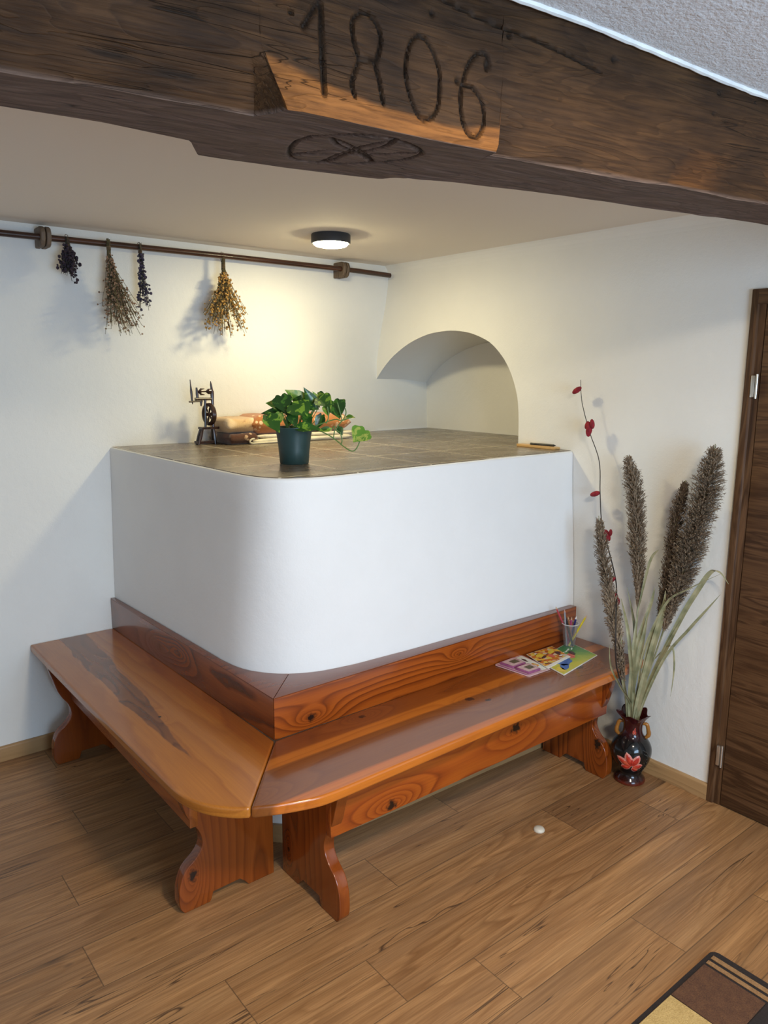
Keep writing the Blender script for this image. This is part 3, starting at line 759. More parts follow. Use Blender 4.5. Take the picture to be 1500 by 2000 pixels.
# ------------------------------------------------------------------ pole with dried bunches
M_POLE = wood('dark_stained_pole', 0, (.018, .006, .003), (.045, .014, .006), (.075, .024, .010), rough=.35, coat=.3, rings=8, seed=9, scale=20)
mb = MB(); mb.tube([(x, -.07, I(x, [-2.6, -1.9, -1.0, -.3, -.045], [2.150, 2.152, 2.158, 2.158, 2.152])) for x in np.linspace(-2.6, -.045, 24)], .0125, 14)
tag(mb.build('hanging_pole', M_POLE), 'long dark wooden pole hung just below the ceiling on the left wall', 'pole')
M_BRK = wood('weathered_bracket', 2, (.05, .03, .016), (.11, .075, .045), (.17, .12, .08), rough=.6, coat=0, rings=9, seed=6, scale=22)
for bx, lab in ((-1.795, 'left one of the two weathered wooden brackets gripping the pole'), (-.347, 'right one of the two weathered wooden brackets, beside the lamp')):
    b = empty('pole_bracket', (bx, 0, 2.16), lab, 'bracket', 'wooden brackets on the pole')
    for sgn in (-1, 1):
        pr = [(-.001, 2.192), (-.070, 2.194), (-.088, 2.187), (-.097, 2.170), (-.095, 2.145), (-.084, 2.124), (-.070, 2.117), (-.001, 2.117)]
        x0 = bx+(.002 if sgn > 0 else -.020)
        # a slot between two cheeks
        prism('cheek', pr, x0, x0+.018, M_BRK, b, 'yz', .005, 3)

def bunch(x, ztop, zbot, spread, lean, ns, stemcol, heads, hr, label, name='dried_herb_bunch', start=.45, nhead=6):
    rn_ = random.Random(int(abs(x)*1000)); e = empty(name, (x, -.085, ztop), label, 'dried flowers', 'dried bunches on the pole')
    st = MB(); hd = MB(); L = ztop-zbot
    for i in range(ns):
        a = rn_.uniform(0, 2*PI); rr = math.sqrt(rn_.random()); ln = L*rn_.uniform(.62, 1.0)
        dx = math.cos(a)*rr*spread+lean; dy = math.sin(a)*rr*spread*.75-.015
        p0 = V((x+rn_.uniform(-.006, .006), -.088+rn_.uniform(-.005, .005), ztop+rn_.uniform(0, .03)))
        pts = []
        for k in range(7):
            f = k/6; g = max(0, (f-.15)/.85)**1.35
            pts.append(p0+V((dx*g+rn_.uniform(-.003, .003), dy*g, -ln*f)))
        if max(p.y for p in pts) > -.004: pts = [V((p.x, min(p.y, -.006), p.z)) for p in pts]
        st.tube(pts, .0011, 3, False)
        for h in range(nhead):
            f = rn_.uniform(start, 1); k = min(5, int(f*6)); q = pts[k].lerp(pts[k+1], f*6-k)
            off = V((rn_.uniform(-1, 1), rn_.uniform(-1, 1), rn_.uniform(-.6, .6)))*.012*(.4+f)
            q2 = q+off; q2.y = min(q2.y, -.008)
            st.tube([q, q2], .0006, 3, False)
            hd.ball(q2, hr*rn_.uniform(.6, 1.25), 5, 3, (1, 1, rn_.uniform(.7, 1.2)))
    st.build('stems', stemcol, e)
    tag(hd.build('flower_heads', heads, e), kind='stuff')
    tw = MB()
    for k in range(4): z = ztop-.004-.004*k; tw.tube([(x+.0085*math.cos(t), -.088+.0085*math.sin(t), z) for t in [i*PI/6 for i in range(13)]], .0012, 4, False)
    tw.tube([(x, -.096, ztop), (x+.002, -.090, 2.168), (x, -.070, 2.174), (x-.002, -.054, 2.160), (x, -.075, ztop)], .0012, 4, False)
    tw.build('twine', M_TWINE, e); return e
def speck(name, cols, sc=60, rough=.8):
    t = NT(name); p = t.pos(); n = t.noise(p, sc, 2)
    k = len(cols); return t.out(t.ramp(n, [(.3+.4*i/(k-1), c) for i, c in enumerate(cols)]), rough)
M_TWINE = speck('twine', [(.10, .06, .03), (.2, .13, .07)])
M_ST1 = speck('dry_stem_olive', [(.045, .035, .014), (.12, .095, .04)])
M_ST2 = speck('dry_stem_dark', [(.02, .018, .012), (.06, .05, .03)])
bunch(-1.715, 2.135, 1.985, .035, -.004, 34, M_ST2, speck('violet_heads', [(.010, .006, .010), (.028, .014, .028), (.04, .025, .02)]),   .0062, 'short dark violet dried bunch, leftmost on the pole', start=.22, nhead=9)
bunch(-1.552, 2.145, 1.765, .085, .035, 80, M_ST1, speck('pinkish_heads', [(.16, .09, .04), (.34, .20, .12), (.10, .07, .03)]),   .0043, 'long dried bunch with small pale pinkish brown heads, left of a thin dark one', start=.22, nhead=9)
bunch(-1.420, 2.145, 1.865, .026, .006, 16, M_ST2, speck('lavender_heads', [(.012, .012, .02), (.04, .03, .07), (.08, .06, .06)]), .0056, 'thin dark dried lavender bunch between the two big ones', start=.2, nhead=11)
bunch(-1.035, 2.120, 1.785, .112, -.004, 90, M_ST1, speck('golden_heads', [(.22, .10, .02), (.45, .26, .06), (.25, .10, .035)]), .0050, 'full golden yellow dried bunch hanging right of the others', start=.25, nhead=10)

# ------------------------------------------------------------------ miniature spinning wheel on the stove
M_SW = wood('dark_turned_wood', 2, (.008, .003, .002), (.022, .007, .004), (.045, .014, .008), rough=.3, coat=.4, rings=7, seed=3, scale=30)
sw = empty('miniature_spinning_wheel', (-1.155, -.12, H+.003), 'small dark brown spinning wheel ornament by the wall on the stove', 'ornament')
ZB = H+.003; Y0 = -.12
mb = MB()   # low base board and upper table
mb.box((-1.168, Y0, ZB+.010), (.046, .020, .006)); mb.build('base_board', M_SW, sw, False)
mb = MB(); mb.box((-1.150, Y0, 1.385), (.042, .022, .005)); mb.build('table', M_SW, sw, False)
for (a, b) in (((-1.210, Y0-.018, ZB), (-1.186, Y0-.012, 1.383)), ((-1.128, Y0-.018, ZB), (-1.132, Y0-.012, 1.383)), ((-1.205, Y0+.018, ZB), (-1.184, Y0+.012, 1.383)), ((-1.122, Y0+.018, ZB), (-1.128, Y0+.012, 1.383))):
    mb = MB(); mb.tube2([a, V(a).lerp(V(b), .5), b], [.004, .0055, .004], 8); mb.build('leg', M_SW, sw)
# wheel stands in a plane seen edge-on from the camera
WC = V((-1.146, Y0, 1.447)); ax = V((.55, -.83, 0)).normalized(); e1 = V((0, 0, 1)); e2 = ax.cross(e1)
# narrow look: wheel turned so that it shows as an upright ellipse
ax = V((.995, .09, 0)).normalized(); e2 = ax.cross(e1)
wh = MB(); R = .048
ringp = []
for i in range(33):
    a = 2*PI*i/32; ringp.append(WC+(e1*math.cos(a)+e2*math.sin(a))*(R-.004))
for off in (-.004, 0, .004): wh.tube([p+ax*off for p in ringp], .0078, 8, False)
wheel = wh.build('wheel', M_SW, sw)
sp = MB()
for i in range(6):
    a = 2*PI*i/6+.3; d = e1*math.cos(a)+e2*math.sin(a); sp.tube2([WC+d*.006, WC+d*.022, WC+d*.042], [.002, .0035, .002], 6)
sp.tube2([WC-ax*.014, WC+ax*.014], .006, 10); sp.build('spokes', M_SW, wheel)
mb = MB(); mb.tube2([(-1.127, Y0, 1.385), (-1.127, Y0, 1.50), (-1.128, Y0, 1.545), (-1.129, Y0, 1.56), (-1.132, Y0, 1.58), (-1.133, Y0, 1.596)], [.005, .005, .0065, .004, .0035, .001], 8); mb.build('post', M_SW, sw)
mb = MB(); mb.tube2([(-1.166, Y0, 1.385), (-1.164, Y0, 1.45), (-1.163, Y0, 1.518)], [.004, .0045, .004], 8); mb.build('post', M_SW, sw)
mb = MB(); mb.tube2([(-1.200, Y0, 1.516), (-1.201, Y0, 1.54), (-1.203, Y0, 1.568)], [.004, .005, .003], 8); mb.build('post', M_SW, sw)
mb = MB(); mb.tube2([(-1.212, Y0, 1.517), (-1.126, Y0, 1.516)], .0048, 8); mb.tube2([(-1.241, Y0, 1.505), (-1.176, Y0, 1.508)], .003, 8); mb.tube2([(-1.184, Y0, 1.512), (-1.183, Y0, 1.50), (-1.184, Y0, 1.484)], [.003, .0045, .002], 8); mb.build('crossbar', M_SW, sw)
mb = MB(); mb.tube2([(-1.225, Y0, 1.494), (-1.2265, Y0, 1.51), (-1.229, Y0, 1.55), (-1.231, Y0, 1.58), (-1.2325, Y0, 1.603)], [.0015, .003, .0042, .002, .0012], 8); mb.build('distaff', M_SW, sw)
mb = MB(); mb.tube2([(-1.202, Y0, 1.549), (-1.12, Y0, 1.550)], .002, 6)
mb.tube2([(-1.198, Y0, 1.549), (-1.188, Y0, 1.549), (-1.180, Y0, 1.549)], [.002, .008, .004], 8)
for sg in (-1, 1): mb.tube2([(-1.192, Y0, 1.549), (-1.182, Y0, 1.549+sg*.012), (-1.165, Y0, 1.549+sg*.0135)], [.003, .0035, .0015], 6)
mb.tube2([(-1.157, Y0, 1.550), (-1.147, Y0, 1.550), (-1.135, Y0, 1.550)], [.003, .009, .009], 10); mb.build('flyer', M_SW, sw)

# ------------------------------------------------------------------ folded blanket
def blanket_mat(name, bg, fg, dark, seedv=0.):
    t = NT(name); p = t.pos(); q = t.vscale(p, (1, 1, 1), (seedv, seedv, 0))
    vo = t.n('ShaderNodeTexVoronoi', _feature='F1', Vector=q, Scale=7.5)
    d = vo.outputs['Distance']
    petals = t.n('ShaderNodeTexVoronoi', _feature='F1', Vector=q, Scale=42.).outputs['Distance']
    m1 = t.math('MULTIPLY', t.mapr(d, .48, .36, 0, 1), t.mapr(petals, .42, .34, 0, 1))
    band = t.noise(q, 5.5, 1); c = t.mix(t.mapr(band, .52, .56), bg, dark)
    c = t.mix(m1, c, fg); f = t.noise(p, 220, 3); t.bump(f, .6, .003)
    return t.out(c, .95, Sheen__Weight=.4)
M_BL1 = blanket_mat('orange_brown_pile', (.42, .155, .035), (.72, .52, .30), (.38, .13, .03))
M_BL2 = blanket_mat('tan_pile', (.58, .38, .19), (.30, .12, .04), (.70, .52, .32), 2.)
M_BL3 = blanket_mat('dark_brown_pile', (.075, .024, .010), (.50, .33, .20), (.14, .045, .016), 4.)
M_BLC = plain('cream_pile', (.66, .60, .45), .95)
blk = empty('folded_blanket', (-.77, -.14, H+.003), 'folded brown and cream patterned blanket lying behind the potted plant', 'blanket')
def slab(name, x0, x1, y0, y1, z0, z1, mat, rr=.5, wob=.004, sd=0):
    """a soft fold with rounded long edges"""
    vs, fs = [], []; hx = 26; T = z1-z0; segs_ = 14
    prof = []
    r = T/2
    for k in range(segs_+1): a = -PI/2+PI*k/segs_; prof.append((y1-r+math.cos(a)*r, (z0+z1)/2+math.sin(a)*r))
    prof = [(y, z) for y, z in prof]
    for k in range(segs_+1): a = PI/2+PI*k/segs_; prof.append((y0+r+math.cos(a)*r, (z0+z1)/2+math.sin(a)*r))
    m = len(prof)
    for i in range(hx+1):
        f = i/hx; x = x0+(x1-x0)*f
        sh = min(1, math.sin(PI*min(max(f, .0), 1))*5)**.5 if 0 < f < 1 else .25
        sh = max(.3, sh)
        for (y, z) in prof:
            zz = (z0+z1)/2+(z-(z0+z1)/2)*sh; nn = noise.noise(V((x*9+sd, y*9, z*20)))
            zn = zz+nn*wob*(1 if z > (z0+z1)/2 else .2); vs.append((x, (y0+y1)/2+(y-(y0+y1)/2)*(.93+.07*sh)+nn*wob, max(zn, z0)))
    for i in range(hx):
        for k in range(m): fs.append((i*m+k, i*m+(k+1) % m, (i+1)*m+(k+1) % m, (i+1)*m+k))
    fs.append(tuple(range(m))); fs.append(tuple(hx*m+k for k in range(m)))
    return pyd(name, vs, fs, mat, blk, 'all')
z = H+.0032
slab('cream_fold', -.985, -.42, -.245, -.02, z, z+.022, M_BLC, sd=1)
slab('dark_fold', -1.100, -.955, -.235, -.02, z, z+.050, M_BL3, sd=2)
slab('cream_fold', -.960, -.40, -.235, -.02, z+.023, z+.040, M_BLC, sd=3)
slab('top_fold', -1.105, -.90, -.225, -.02, z+.051, z+.118, M_BL2, sd=4, wob=.009)
slab('top_fold', -.985, -.425, -.238, -.02, z+.041, z+.128, M_BL1, sd=5, wob=.010)
mb = MB()   # rolled cream hem at the visible fold
pts = [V((-.985+.0, -.246+.0, z+.012+.012)), V((-1.0, -.246, z+.022)), V((-1.008, -.246, z+.012)), V((-.998, -.246, z+.004)), V((-.96, -.246, z+.004)), V((-.8, -.246, z+.006))]
mb.tube(catmull(pts, 5), .0045, 8); mb.build('hem', M_BLC, blk)

# ------------------------------------------------------------------ potted pothos
def leaf_mat(name, a, b, v):
    t = NT(name); p = t.pos(); n = t.noise(t.vscale(p, (1, 1, 1)), 38, 3, .6, .8); n2 = t.noise(p, 12, 1)
    c = t.mix(n2, a, b); c = t.mix(t.mapr(n, .53, .57), c, v)
    return t.out(c, .32, Subsurface__Weight=.0, Coat__Weight=.15)
M_LF = [leaf_mat('pothos_leaf_green', (.016, .070, .010), (.040, .14, .016), (.22, .38, .035)), leaf_mat('pothos_leaf_dark', (.010, .045, .008), (.025, .095, .014), (.06, .18, .02)), leaf_mat('pothos_leaf_lime', (.10, .27, .03), (.20, .40, .05), (.42, .50, .10))]
M_VINE = plain('pothos_stem', (.12, .22, .05), .5)
PC = V((-1.235, -.99, H+.003))
pot = empty('potted_pothos', tuple(PC), 'trailing green pothos in a dark teal plastic pot on the stove edge', 'potted plant')
lathe('pot', [(.050, 0), (.0525, .003), (.056, .05), (.062, .10), (.067, .127), (.0685, .130), (.0685, .133), (.066, .133), (.063, .125), (.060, .105), (.0, .104)], PC, plain('dark_teal_plastic', (.022, .052, .050), .42), pot, 48, cap=False)
lathe('soil', [(.0615, .1085), (.05, .112), (.02, .116), (.0005, .117)], PC, speck('potting_soil', [(.015, .008, .004), (.05, .028, .014)], 160, .95), pot, 30, cap=False)
rr_ = V((fw.y, -fw.x, 0)).normalized(); back = V((fw.x, fw.y, 0)).normalized()
def heart(c, d, nrm, L, wd, curl=.25):
    """heart shaped leaf with tip towards d, facing nrm"""
    d = V(d).normalized(); nrm = (V(nrm)-d*V(nrm).dot(d)).normalized(); sd = d.cross(nrm); vs, fs = [], []
    rows = [(-.12, .22, .34), (0, .30, .42), (.12, .46, .46), (.28, .50, .48), (.46, .44, .44), (.64, .31, .31), (.80, .17, .17), (.92, .07, .07), (1.0, .005, .005)]
    for (t, w, _) in rows:
        for k in (-1, -.5, 0, .5, 1):
            ww = w*wd*2*k; notch = (-.0 if abs(k) > .3 else .10)*L if t < 0 else 0
            h = abs(k)*w*.22*L-curl*L*t*t*.6
            vs.append(V(c)+d*(t*L+notch)+sd*ww*L+nrm*h)
    for i in range(len(rows)-1):
        for k in range(4): a = i*5+k; fs.append((a, a+1, a+6, a+5))
    return vs, fs
lv = [(760, 335, 675, 308, .36, 3, .02), (935, 305, 808, 214, .30, 2, .03), (790, 262, 828, 372, .48, 1, -.03), (868, 322, 962, 388, .52, 0, -.05), (845, 385, 862, 290, .40, 1, -.03), (1012, 345, 944, 198, .26, 0, .02),
      (905, 330, 925, 252, .46, 1, .0), (1045, 325, 1004, 228, .26, 2, .04), (1045, 275, 1138, 325, .52, 0, .01), (1150, 298, 1195, 412, .48, 1, .0), (1098, 328, 1116, 398, .34, 2, -.01), (790, 388, 642, 378, .26, 1, .0),
      (700, 398, 792, 505, .36, 0, -.05), (905, 478, 1075, 478, .20, 0, -.06), (1180, 480, 1215, 532, .40, 1, -.02), (1368, 497, 1290, 572, .60, 3, -.03), (1240, 409, 1300, 404, .22, 2, .0), (945, 352, 1055, 346, .16, 0, -.02),
      (760, 300, 778, 350, .5, 0, .03), (935, 300, 975, 395, .36, 0, -.02), (870, 385, 905, 470, .34, 1, -.06), (780, 380, 760, 470, .36, 2, -.03), (960, 390, 1000, 470, .34, 1, -.03), (1060, 400, 1020, 500, .30, 1, .03), (1130, 490, 1040, 492, .22, 0, -.05),
      (1030, 250, 1090, 262, .34, 0, .05), (860, 400, 800, 490, .3, 1, .04), (1180, 300, 1215, 345, .5, 0, .03)]
vine = MB(); r5 = random.Random(12)
M_LF.append(M_LF[2])
for i, (bx_, by_, tx_, ty_, wr_, mi_, dp) in enumerate(lv):
    def pl_(X, Y, d): return PC+rr_*(-.087+(X-700)*.000516)+back*d+V((0, 0, .218-(Y-310)*.000505))
    c = pl_(bx_, by_, dp); tip_ = pl_(tx_, ty_, dp-.022+r5.uniform(-.01, .015))
    tipd = tip_-c; L = tipd.length
    nrm = -back*1.0+V((0, 0, .75))+rr_*r5.uniform(-.35, .35)
    vs, fs = heart(c, tipd, nrm, L, wr_*1.15, curl=.12)
    o = pyd('leaf', vs, fs, M_LF[mi_], pot, 'all')
    a = (c-PC).dot(rr_)
    root = PC+rr_*max(-.04, min(.04, a*.35))+back*max(-.03, min(.03, dp*.5))+V((0, 0, .112))
    if a < .115:
        m1 = root.lerp(c, .55)+V((0, 0, .012))+rr_*a*.1; vine.tube(catmull([root, m1, c], 4), .0016, 5)
def PR(a, z, d=0): return PC+rr_*a+back*d+V((0, 0, z-.003))
for pl in ([(.03, .115), (.075, .128), (.110, .118), (.145, .098), (.185, .066), (.212, .052), (.228, .062), (.240, .090), (.236, .10)],
           [(.03, .12), (.09, .145), (.15, .165), (.176, .161), (.19, .185), (.188, .205)], [(.176, .161), (.155, .13), (.172, .118)], [(.176, .161), (.172, .18), (.16, .225)], [(.176, .161), (.207, .172)],
           [(.17, .12), (.176, .09), (.172, .075)], [(.12, .150), (.128, .175), (.124, .21)], [(.145, .098), (.15, .14), (.139, .13)]):
    vine.tube(catmull([PR(a, z, -.03) for a, z in pl], 5), .0021, 6)
vine.build('vines', M_VINE, pot)

# ------------------------------------------------------------------ small board at the back of the stove top
M_LW = wood('light_pine_strip', 1, (.40, .20, .06), (.58, .34, .12), (.66, .42, .17), rough=.4, coat=.1, seed=2, scale=20)
wb = box('wooden_board', (-.046, -1.225, H+.0032), (-.008, -1.005, H+.014), M_LW, None, .002)
tag(wb, 'short narrow light wooden board lying on the stove top at the right wall', 'board')
mb = MB(); mb.tube([(-.036, -1.08, H+.0195), (-.020, -1.20, H+.0195)], .0048, 10); mb.tube([(-.020, -1.20, H+.0195), (-.0188, -1.209, H+.0195)], [.004, .001], 10)
tag(mb.build('marker_pen', plain('black_plastic', (.02, .02, .02), .4)), 'dark pen lying on the short wooden board', 'pen')

# ------------------------------------------------------------------ vase with dried grasses
VC = V((-.113, -1.742, 0))
vase = empty('floor_vase', tuple(VC), 'black glossy ceramic floor vase with a red lotus and ruffled rim', 'vase')
def vase_mat():
    t = NT('black_glaze'); p = t.pos(); s = t.sep(p); n = t.noise(p, 25, 3)
    f = t.math('ADD', s[2], t.math('MULTIPLY', n, .02))
    c = t.ramp(f, [(.012, (.16, .022, .010)), (.03, (.03, .006, .004)), (.05, (.008, .007, .007)), (.20, (.008, .008, .008)), (.225, (.035, .004, .006)), (.30, (.045, .006, .006))])
    t.bump(t.noise(p, 70, 2), .1, .003); return t.out(c, .10, Specular__IOR__Level=.4, Coat__Weight=.15, Coat__Roughness=.04)
VP = [(.0, .0), (.058, .0), (.062, .006), (.060, .016), (.050, .030), (.046, .042), (.052, .058), (.068, .085), (.0775, .115), (.0795, .138), (.075, .160), (.062, .182), (.047, .198), (.040, .212), (.0375, .228), (.039, .248), (.046, .268), (.056, .284), (.062, .292)]
def vrad(z):
    return float(np.interp(z, [b for a, b in VP[1:]], [a for a, b in VP[1:]]))
vs, fs = [], []; seg = 64
pr = [(p.x, p.y) for p in catmull([(a, b, 0) for a, b in VP[1:]], 4)]
inner = [(a-.004, b) for a, b in pr[::-1] if b > .19]
full = [(.001, 0)]+pr+inner+[(.001, .19)]
for j, (r, z) in enumerate(full):
    for k in range(seg):
        a = 2*PI*k/seg; u = smooth01((z-.255)/.037); rf = 1+.13*u*math.cos(5*a+.6); zz = z+.008*u*math.cos(5*a+.6+.5)
        vs.append(VC+V((r*rf*math.cos(a), r*rf*math.sin(a), zz)))
for j in range(len(full)-1):
    for k in range(seg): k2 = (k+1) % seg; fs.append((j*seg+k, j*seg+k2, (j+1)*seg+k2, (j+1)*seg+k))
pyd('vase_body', vs, fs, vase_mat(), vase, 'all')
A0 = math.atan2(-3.336+1.742, -2.697+.113)       # direction from the vase to the camera
def on_vase(da, z, off): r = vrad(z)+off; return VC+V((r*math.cos(A0+da), r*math.sin(A0+da), z))
def petal(mb, cx, cz, ang, L, w, off, dome=.004):
    rows, cols = 9, 5; vs, fs = [], []
    for i in range(rows):
        t = i/(rows-1); ww = w*math.sin(PI*min(1, .06+t*.94))**.7
        for k in range(cols):
            v = (k/(cols-1)-.5)*2; lx = v*ww; ly = t*L
            X = cx+lx*math.cos(ang)+ly*math.sin(ang); Z = cz-lx*math.sin(ang)+ly*math.cos(ang)
            h = dome*(1-v*v)*math.sin(PI*min(1, .05+.9*t)); vs.append(on_vase(X/.078, Z, off+h))
    for i in range(rows-1):
        for k in range(cols-1): a = i*cols+k; fs.append((a, a+1, a+cols+1, a+cols))
    mb.add(vs, fs)
M_PALE = plain('pale_coral_glaze', (.62, .22, .17), .2); M_REDG = speck('red_glaze', [(.35, .02, .015), (.50, .035, .02), (.55, .12, .05)], 55, .15)
body_f = [(.004, .092, -1.05, .070, .016), (.004, .095, -.35, .062, .016), (.006, .095, .0, .036, .009), (.010, .095, .42, .056, .016), (.0, .090, -1.75, .044, .015), (.010, .088, 1.3, .044, .016), (.006, .084, 1.95, .034, .013)]
neck_f = [(.016, .222, .2, .024, .007), (.010, .216, -.4, .018, .008), (.018, .215, .6, .016, .007)]
for fl in (body_f, neck_f):
    pale, red = MB(), MB()
    for (cx, cz, ang, L, w) in fl:
        petal(pale, cx, cz, ang, L, w, .0008, .0035); petal(red, cx+.0025*math.sin(ang), cz+.0025*math.cos(ang), ang, L*.86, w*.72, .0018, .0042)
    lot = pale.build('lotus_outline', M_PALE, vase); red.build('lotus_petals', M_REDG, lot)
for sg in (-1, 1):
    mb = MB(); a = A0+sg*PI/2*1.02; d = V((math.cos(a), math.sin(a), 0))
    mb.tube(catmull([VC+d*.038+V((0, 0, .250)), VC+d*.053+V((0, 0, .248)), VC+d*.060+V((0, 0, .225)), VC+d*.062+V((0, 0, .205)), VC+d*.050+V((0, 0, .190))], 4), [.006]*3+[.008]*6+[.009]*5+[.007]*3, 10)
    mb.build('vase_handle', plain('amber_glaze', (.30, .12, .02), .2), vase)
mb = MB()   # ribbed leaf relief on the flank
for k in range(7): z0 = .165-.014*k; mb.tube([on_vase(.62+.03*k, z0, .001), on_vase(.85, z0-.012, .002), on_vase(1.05-.01*k, z0-.04, .001)], [.001, .003, .001], 6)
mb.build('leaf_relief', plain('dark_green_glaze', (.012, .018, .018), .1, Coat__Weight=.5), vase)

# stems leave the vase in front of the seat edge and only lean over the bench above it
TO_CAM = V((-.788, -.511, .343))     # line of sight to the camera; stem points are pushed along it
def clear_seat(p, ylim=-1.746):
    p = V(p)
    if .33 < p.z < .62 and p.y > ylim and p.x < -.02:
        p = p+TO_CAM*((ylim-p.y)/TO_CAM.y)
    return p
# pampas plumes
def plume_mat(name, a, b, c): return speck(name, [a, b, c], 90, .9)
M_PL = plume_mat('pampas_brown', (.12, .082, .052), (.24, .175, .115), (.34, .26, .175))
M_PL2 = plume_mat('pampas_dark', (.07, .045, .028), (.15, .105, .068), (.24, .175, .115))
M_STK = speck('grass_stalk', [(.16, .16, .08), (.25, .24, .13), (.32, .29, .17)], 30, .6)
M_BLD = speck('dry_blade', [(.16, .165, .085), (.26, .255, .14), (.36, .325, .19)], 24, .55)
def grass(name, label, X, line, plume_from, rad, mat, nfib, leaves=(), sd=1, cat='dried grass', parts=1.):
    r6 = random.Random(sd); pts3 = []
    n = len(line)
    for i, (y, z) in enumerate(line):       # from top down to vase mouth
        f = i/(n-1); x = X*(1-f)+(VC.x)*f if z < .5 else X
        pts3.append(clear_seat((x, y, z)))
    base = V((VC.x+(pts3[-1].x-VC.x)*.4, VC.y+(pts3[-1].y-VC.y)*.4, .06)); pts3[-1].x = VC.x+(r6.uniform(-.012, .012))
    path = catmull([base]+pts3[::-1], 8)
    e = empty(name, tuple(VC+V((0, 0, .20))), label, cat, 'dried grasses in the vase')
    st = MB(); st.tube(path, [.0045-.003*i/len(path) for i in range(len(path))], 7); st.build('stalk', M_STK, e)
    # plume
    tot = [0]
    for i in range(1, len(path)): tot.append(tot[-1]+(path[i]-path[i-1]).length)
    def at_(s):
        s = max(0, min(tot[-1]-1e-5, s)); i = 0
        while tot[i+1] < s: i += 1
        f = (s-tot[i])/(tot[i+1]-tot[i]); return path[i].lerp(path[i+1], f), (path[i+1]-path[i]).normalized()
    Lp = tot[-1]*(1-plume_from); s0 = tot[-1]*plume_from; fb = MB()
    for i in range(nfib):
        u = r6.random()**.9; s = s0+Lp*u*.95; p, t = at_(s)
        prof = min(1, u*2.1+.22)*min(1, (1-u)*4+.42)
        a = r6.uniform(0, 2*PI); o1 = t.orthogonal().normalized(); o2 = t.cross(o1); d = o1*math.cos(a)+o2*math.sin(a)
        rr = rad*prof*r6.uniform(.35, 1.08); ln = r6.uniform(.030, .062)*(1-.35*u)
        p1 = p+d*rr*.55+t*ln*.45; p2 = p+d*rr*.95+t*ln*.95+V((0, 0, -.004)); p3 = p+d*rr*1.03+t*ln*1.15+V((0, 0, -.012))
        pp = [p, p1, p2, p3]
        pp = [V((min(q.x, -.004), q.y, q.z)) for q in pp]
        w = r6.uniform(.0009, .0022); sd_ = t.cross(d).normalized()
        fb.ribbon(pp, [.0006, w, w*1.3, .0003], sd_+d*r6.uniform(-.8, .8), .3)
        for _ in range(2):
            f = r6.uniform(.4, 1); q = p1.lerp(p2, f); q2 = q+V((r6.uniform(-1, 1), r6.uniform(-1, 1), r6.uniform(-1.2, .6)))*.007; q2.x = min(q2.x, -.003)
            fb.ribbon([q, q2], [.0011, .0004], d, .2)
    fb.build('plume', mat, e, smooth=False)
    return e
g1 = grass('pampas_grass', 'short slender grey brown pampas plume, leftmost in the vase', -.115, [(-1.521, 1.07), (-1.559, .88), (-1.607, .719), (-1.663, .516), (-1.716, .28)], .34, .036, M_PL, 2000, sd=1)
g2 = grass('pampas_grass', 'upright brown pampas plume standing alone in the middle of the vase', -.10, [(-1.627, 1.327), (-1.668, 1.191), (-1.696, .991), (-1.717, .767), (-1.719, .49), (-1.735, .286)], .52, .042, M_PL, 2800, sd=2)
g3 = grass('pampas_grass', 'darker pampas plume just left of the tallest one', -.085, [(-1.869, 1.253), (-1.845, 1.096), (-1.829, .895), (-1.80, .645), (-1.755, .296)], .46, .034, M_PL2, 2000, sd=3)
g4 = grass('pampas_grass', 'tallest and fullest brown pampas plume leaning right towards the door', -.105, [(-1.982, 1.398), (-1.967, 1.246), (-1.926, 1.032), (-1.873, .805), (-1.807, .539), (-1.752, .296)], .44, .060, M_PL, 4200, sd=4)
blades = [([(-1.757, .307), (-1.82, .522), (-1.9, .731), (-1.952, .844), (-2.00, .932), (-2.035, .938), (-2.07, .902)], .0095, g4),
    ([(-1.768, .311), (-1.85, .553), (-1.944, .703), (-2.01, .801), (-2.05, .86)], .0055, g4), ([(-1.757, .307), (-1.796, .536), (-1.836, .735), (-1.843, .828)], .0120, g4),
    ([(-1.755, .328), (-1.773, .55), (-1.854, .78), (-1.941, .861), (-2.06, .945)], .0045, g4), ([(-1.722, .294), (-1.715, .489), (-1.708, .638), (-1.661, .796)], .0080, g2),
    ([(-1.745, .302), (-1.723, .535), (-1.779, .761), (-1.789, .826)], .0075, g2), ([(-1.738, .311), (-1.7, .592), (-1.653, .751)], .0075, g1),
    ([(-1.734, .298), (-1.667, .385), (-1.637, .464), (-1.624, .548)], .0045, g1), ([(-1.787, .512), (-1.865, .610), (-1.889, .54), (-1.884, .407)], .0035, g4),
    ([(-1.722, .705), (-1.76, .921), (-1.795, .979)], .0050, g2), ([(-1.75, .29), (-1.775, .45), (-1.80, .62), (-1.83, .77)], .0115, g3), ([(-1.73, .29), (-1.745, .45), (-1.77, .62), (-1.785, .74)], .0095, g3),
    ([(-1.755, .29), (-1.80, .46), (-1.86, .62), (-1.90, .72)], .0085, g4), ([(-1.745, .29), (-1.755, .42), (-1.775, .52)], .0085, g3), ([(-1.728, .29), (-1.722, .42), (-1.725, .60), (-1.735, .76)], .0085, g2), ([(-1.722, .29), (-1.695, .42), (-1.672, .60)], .0065, g1)]
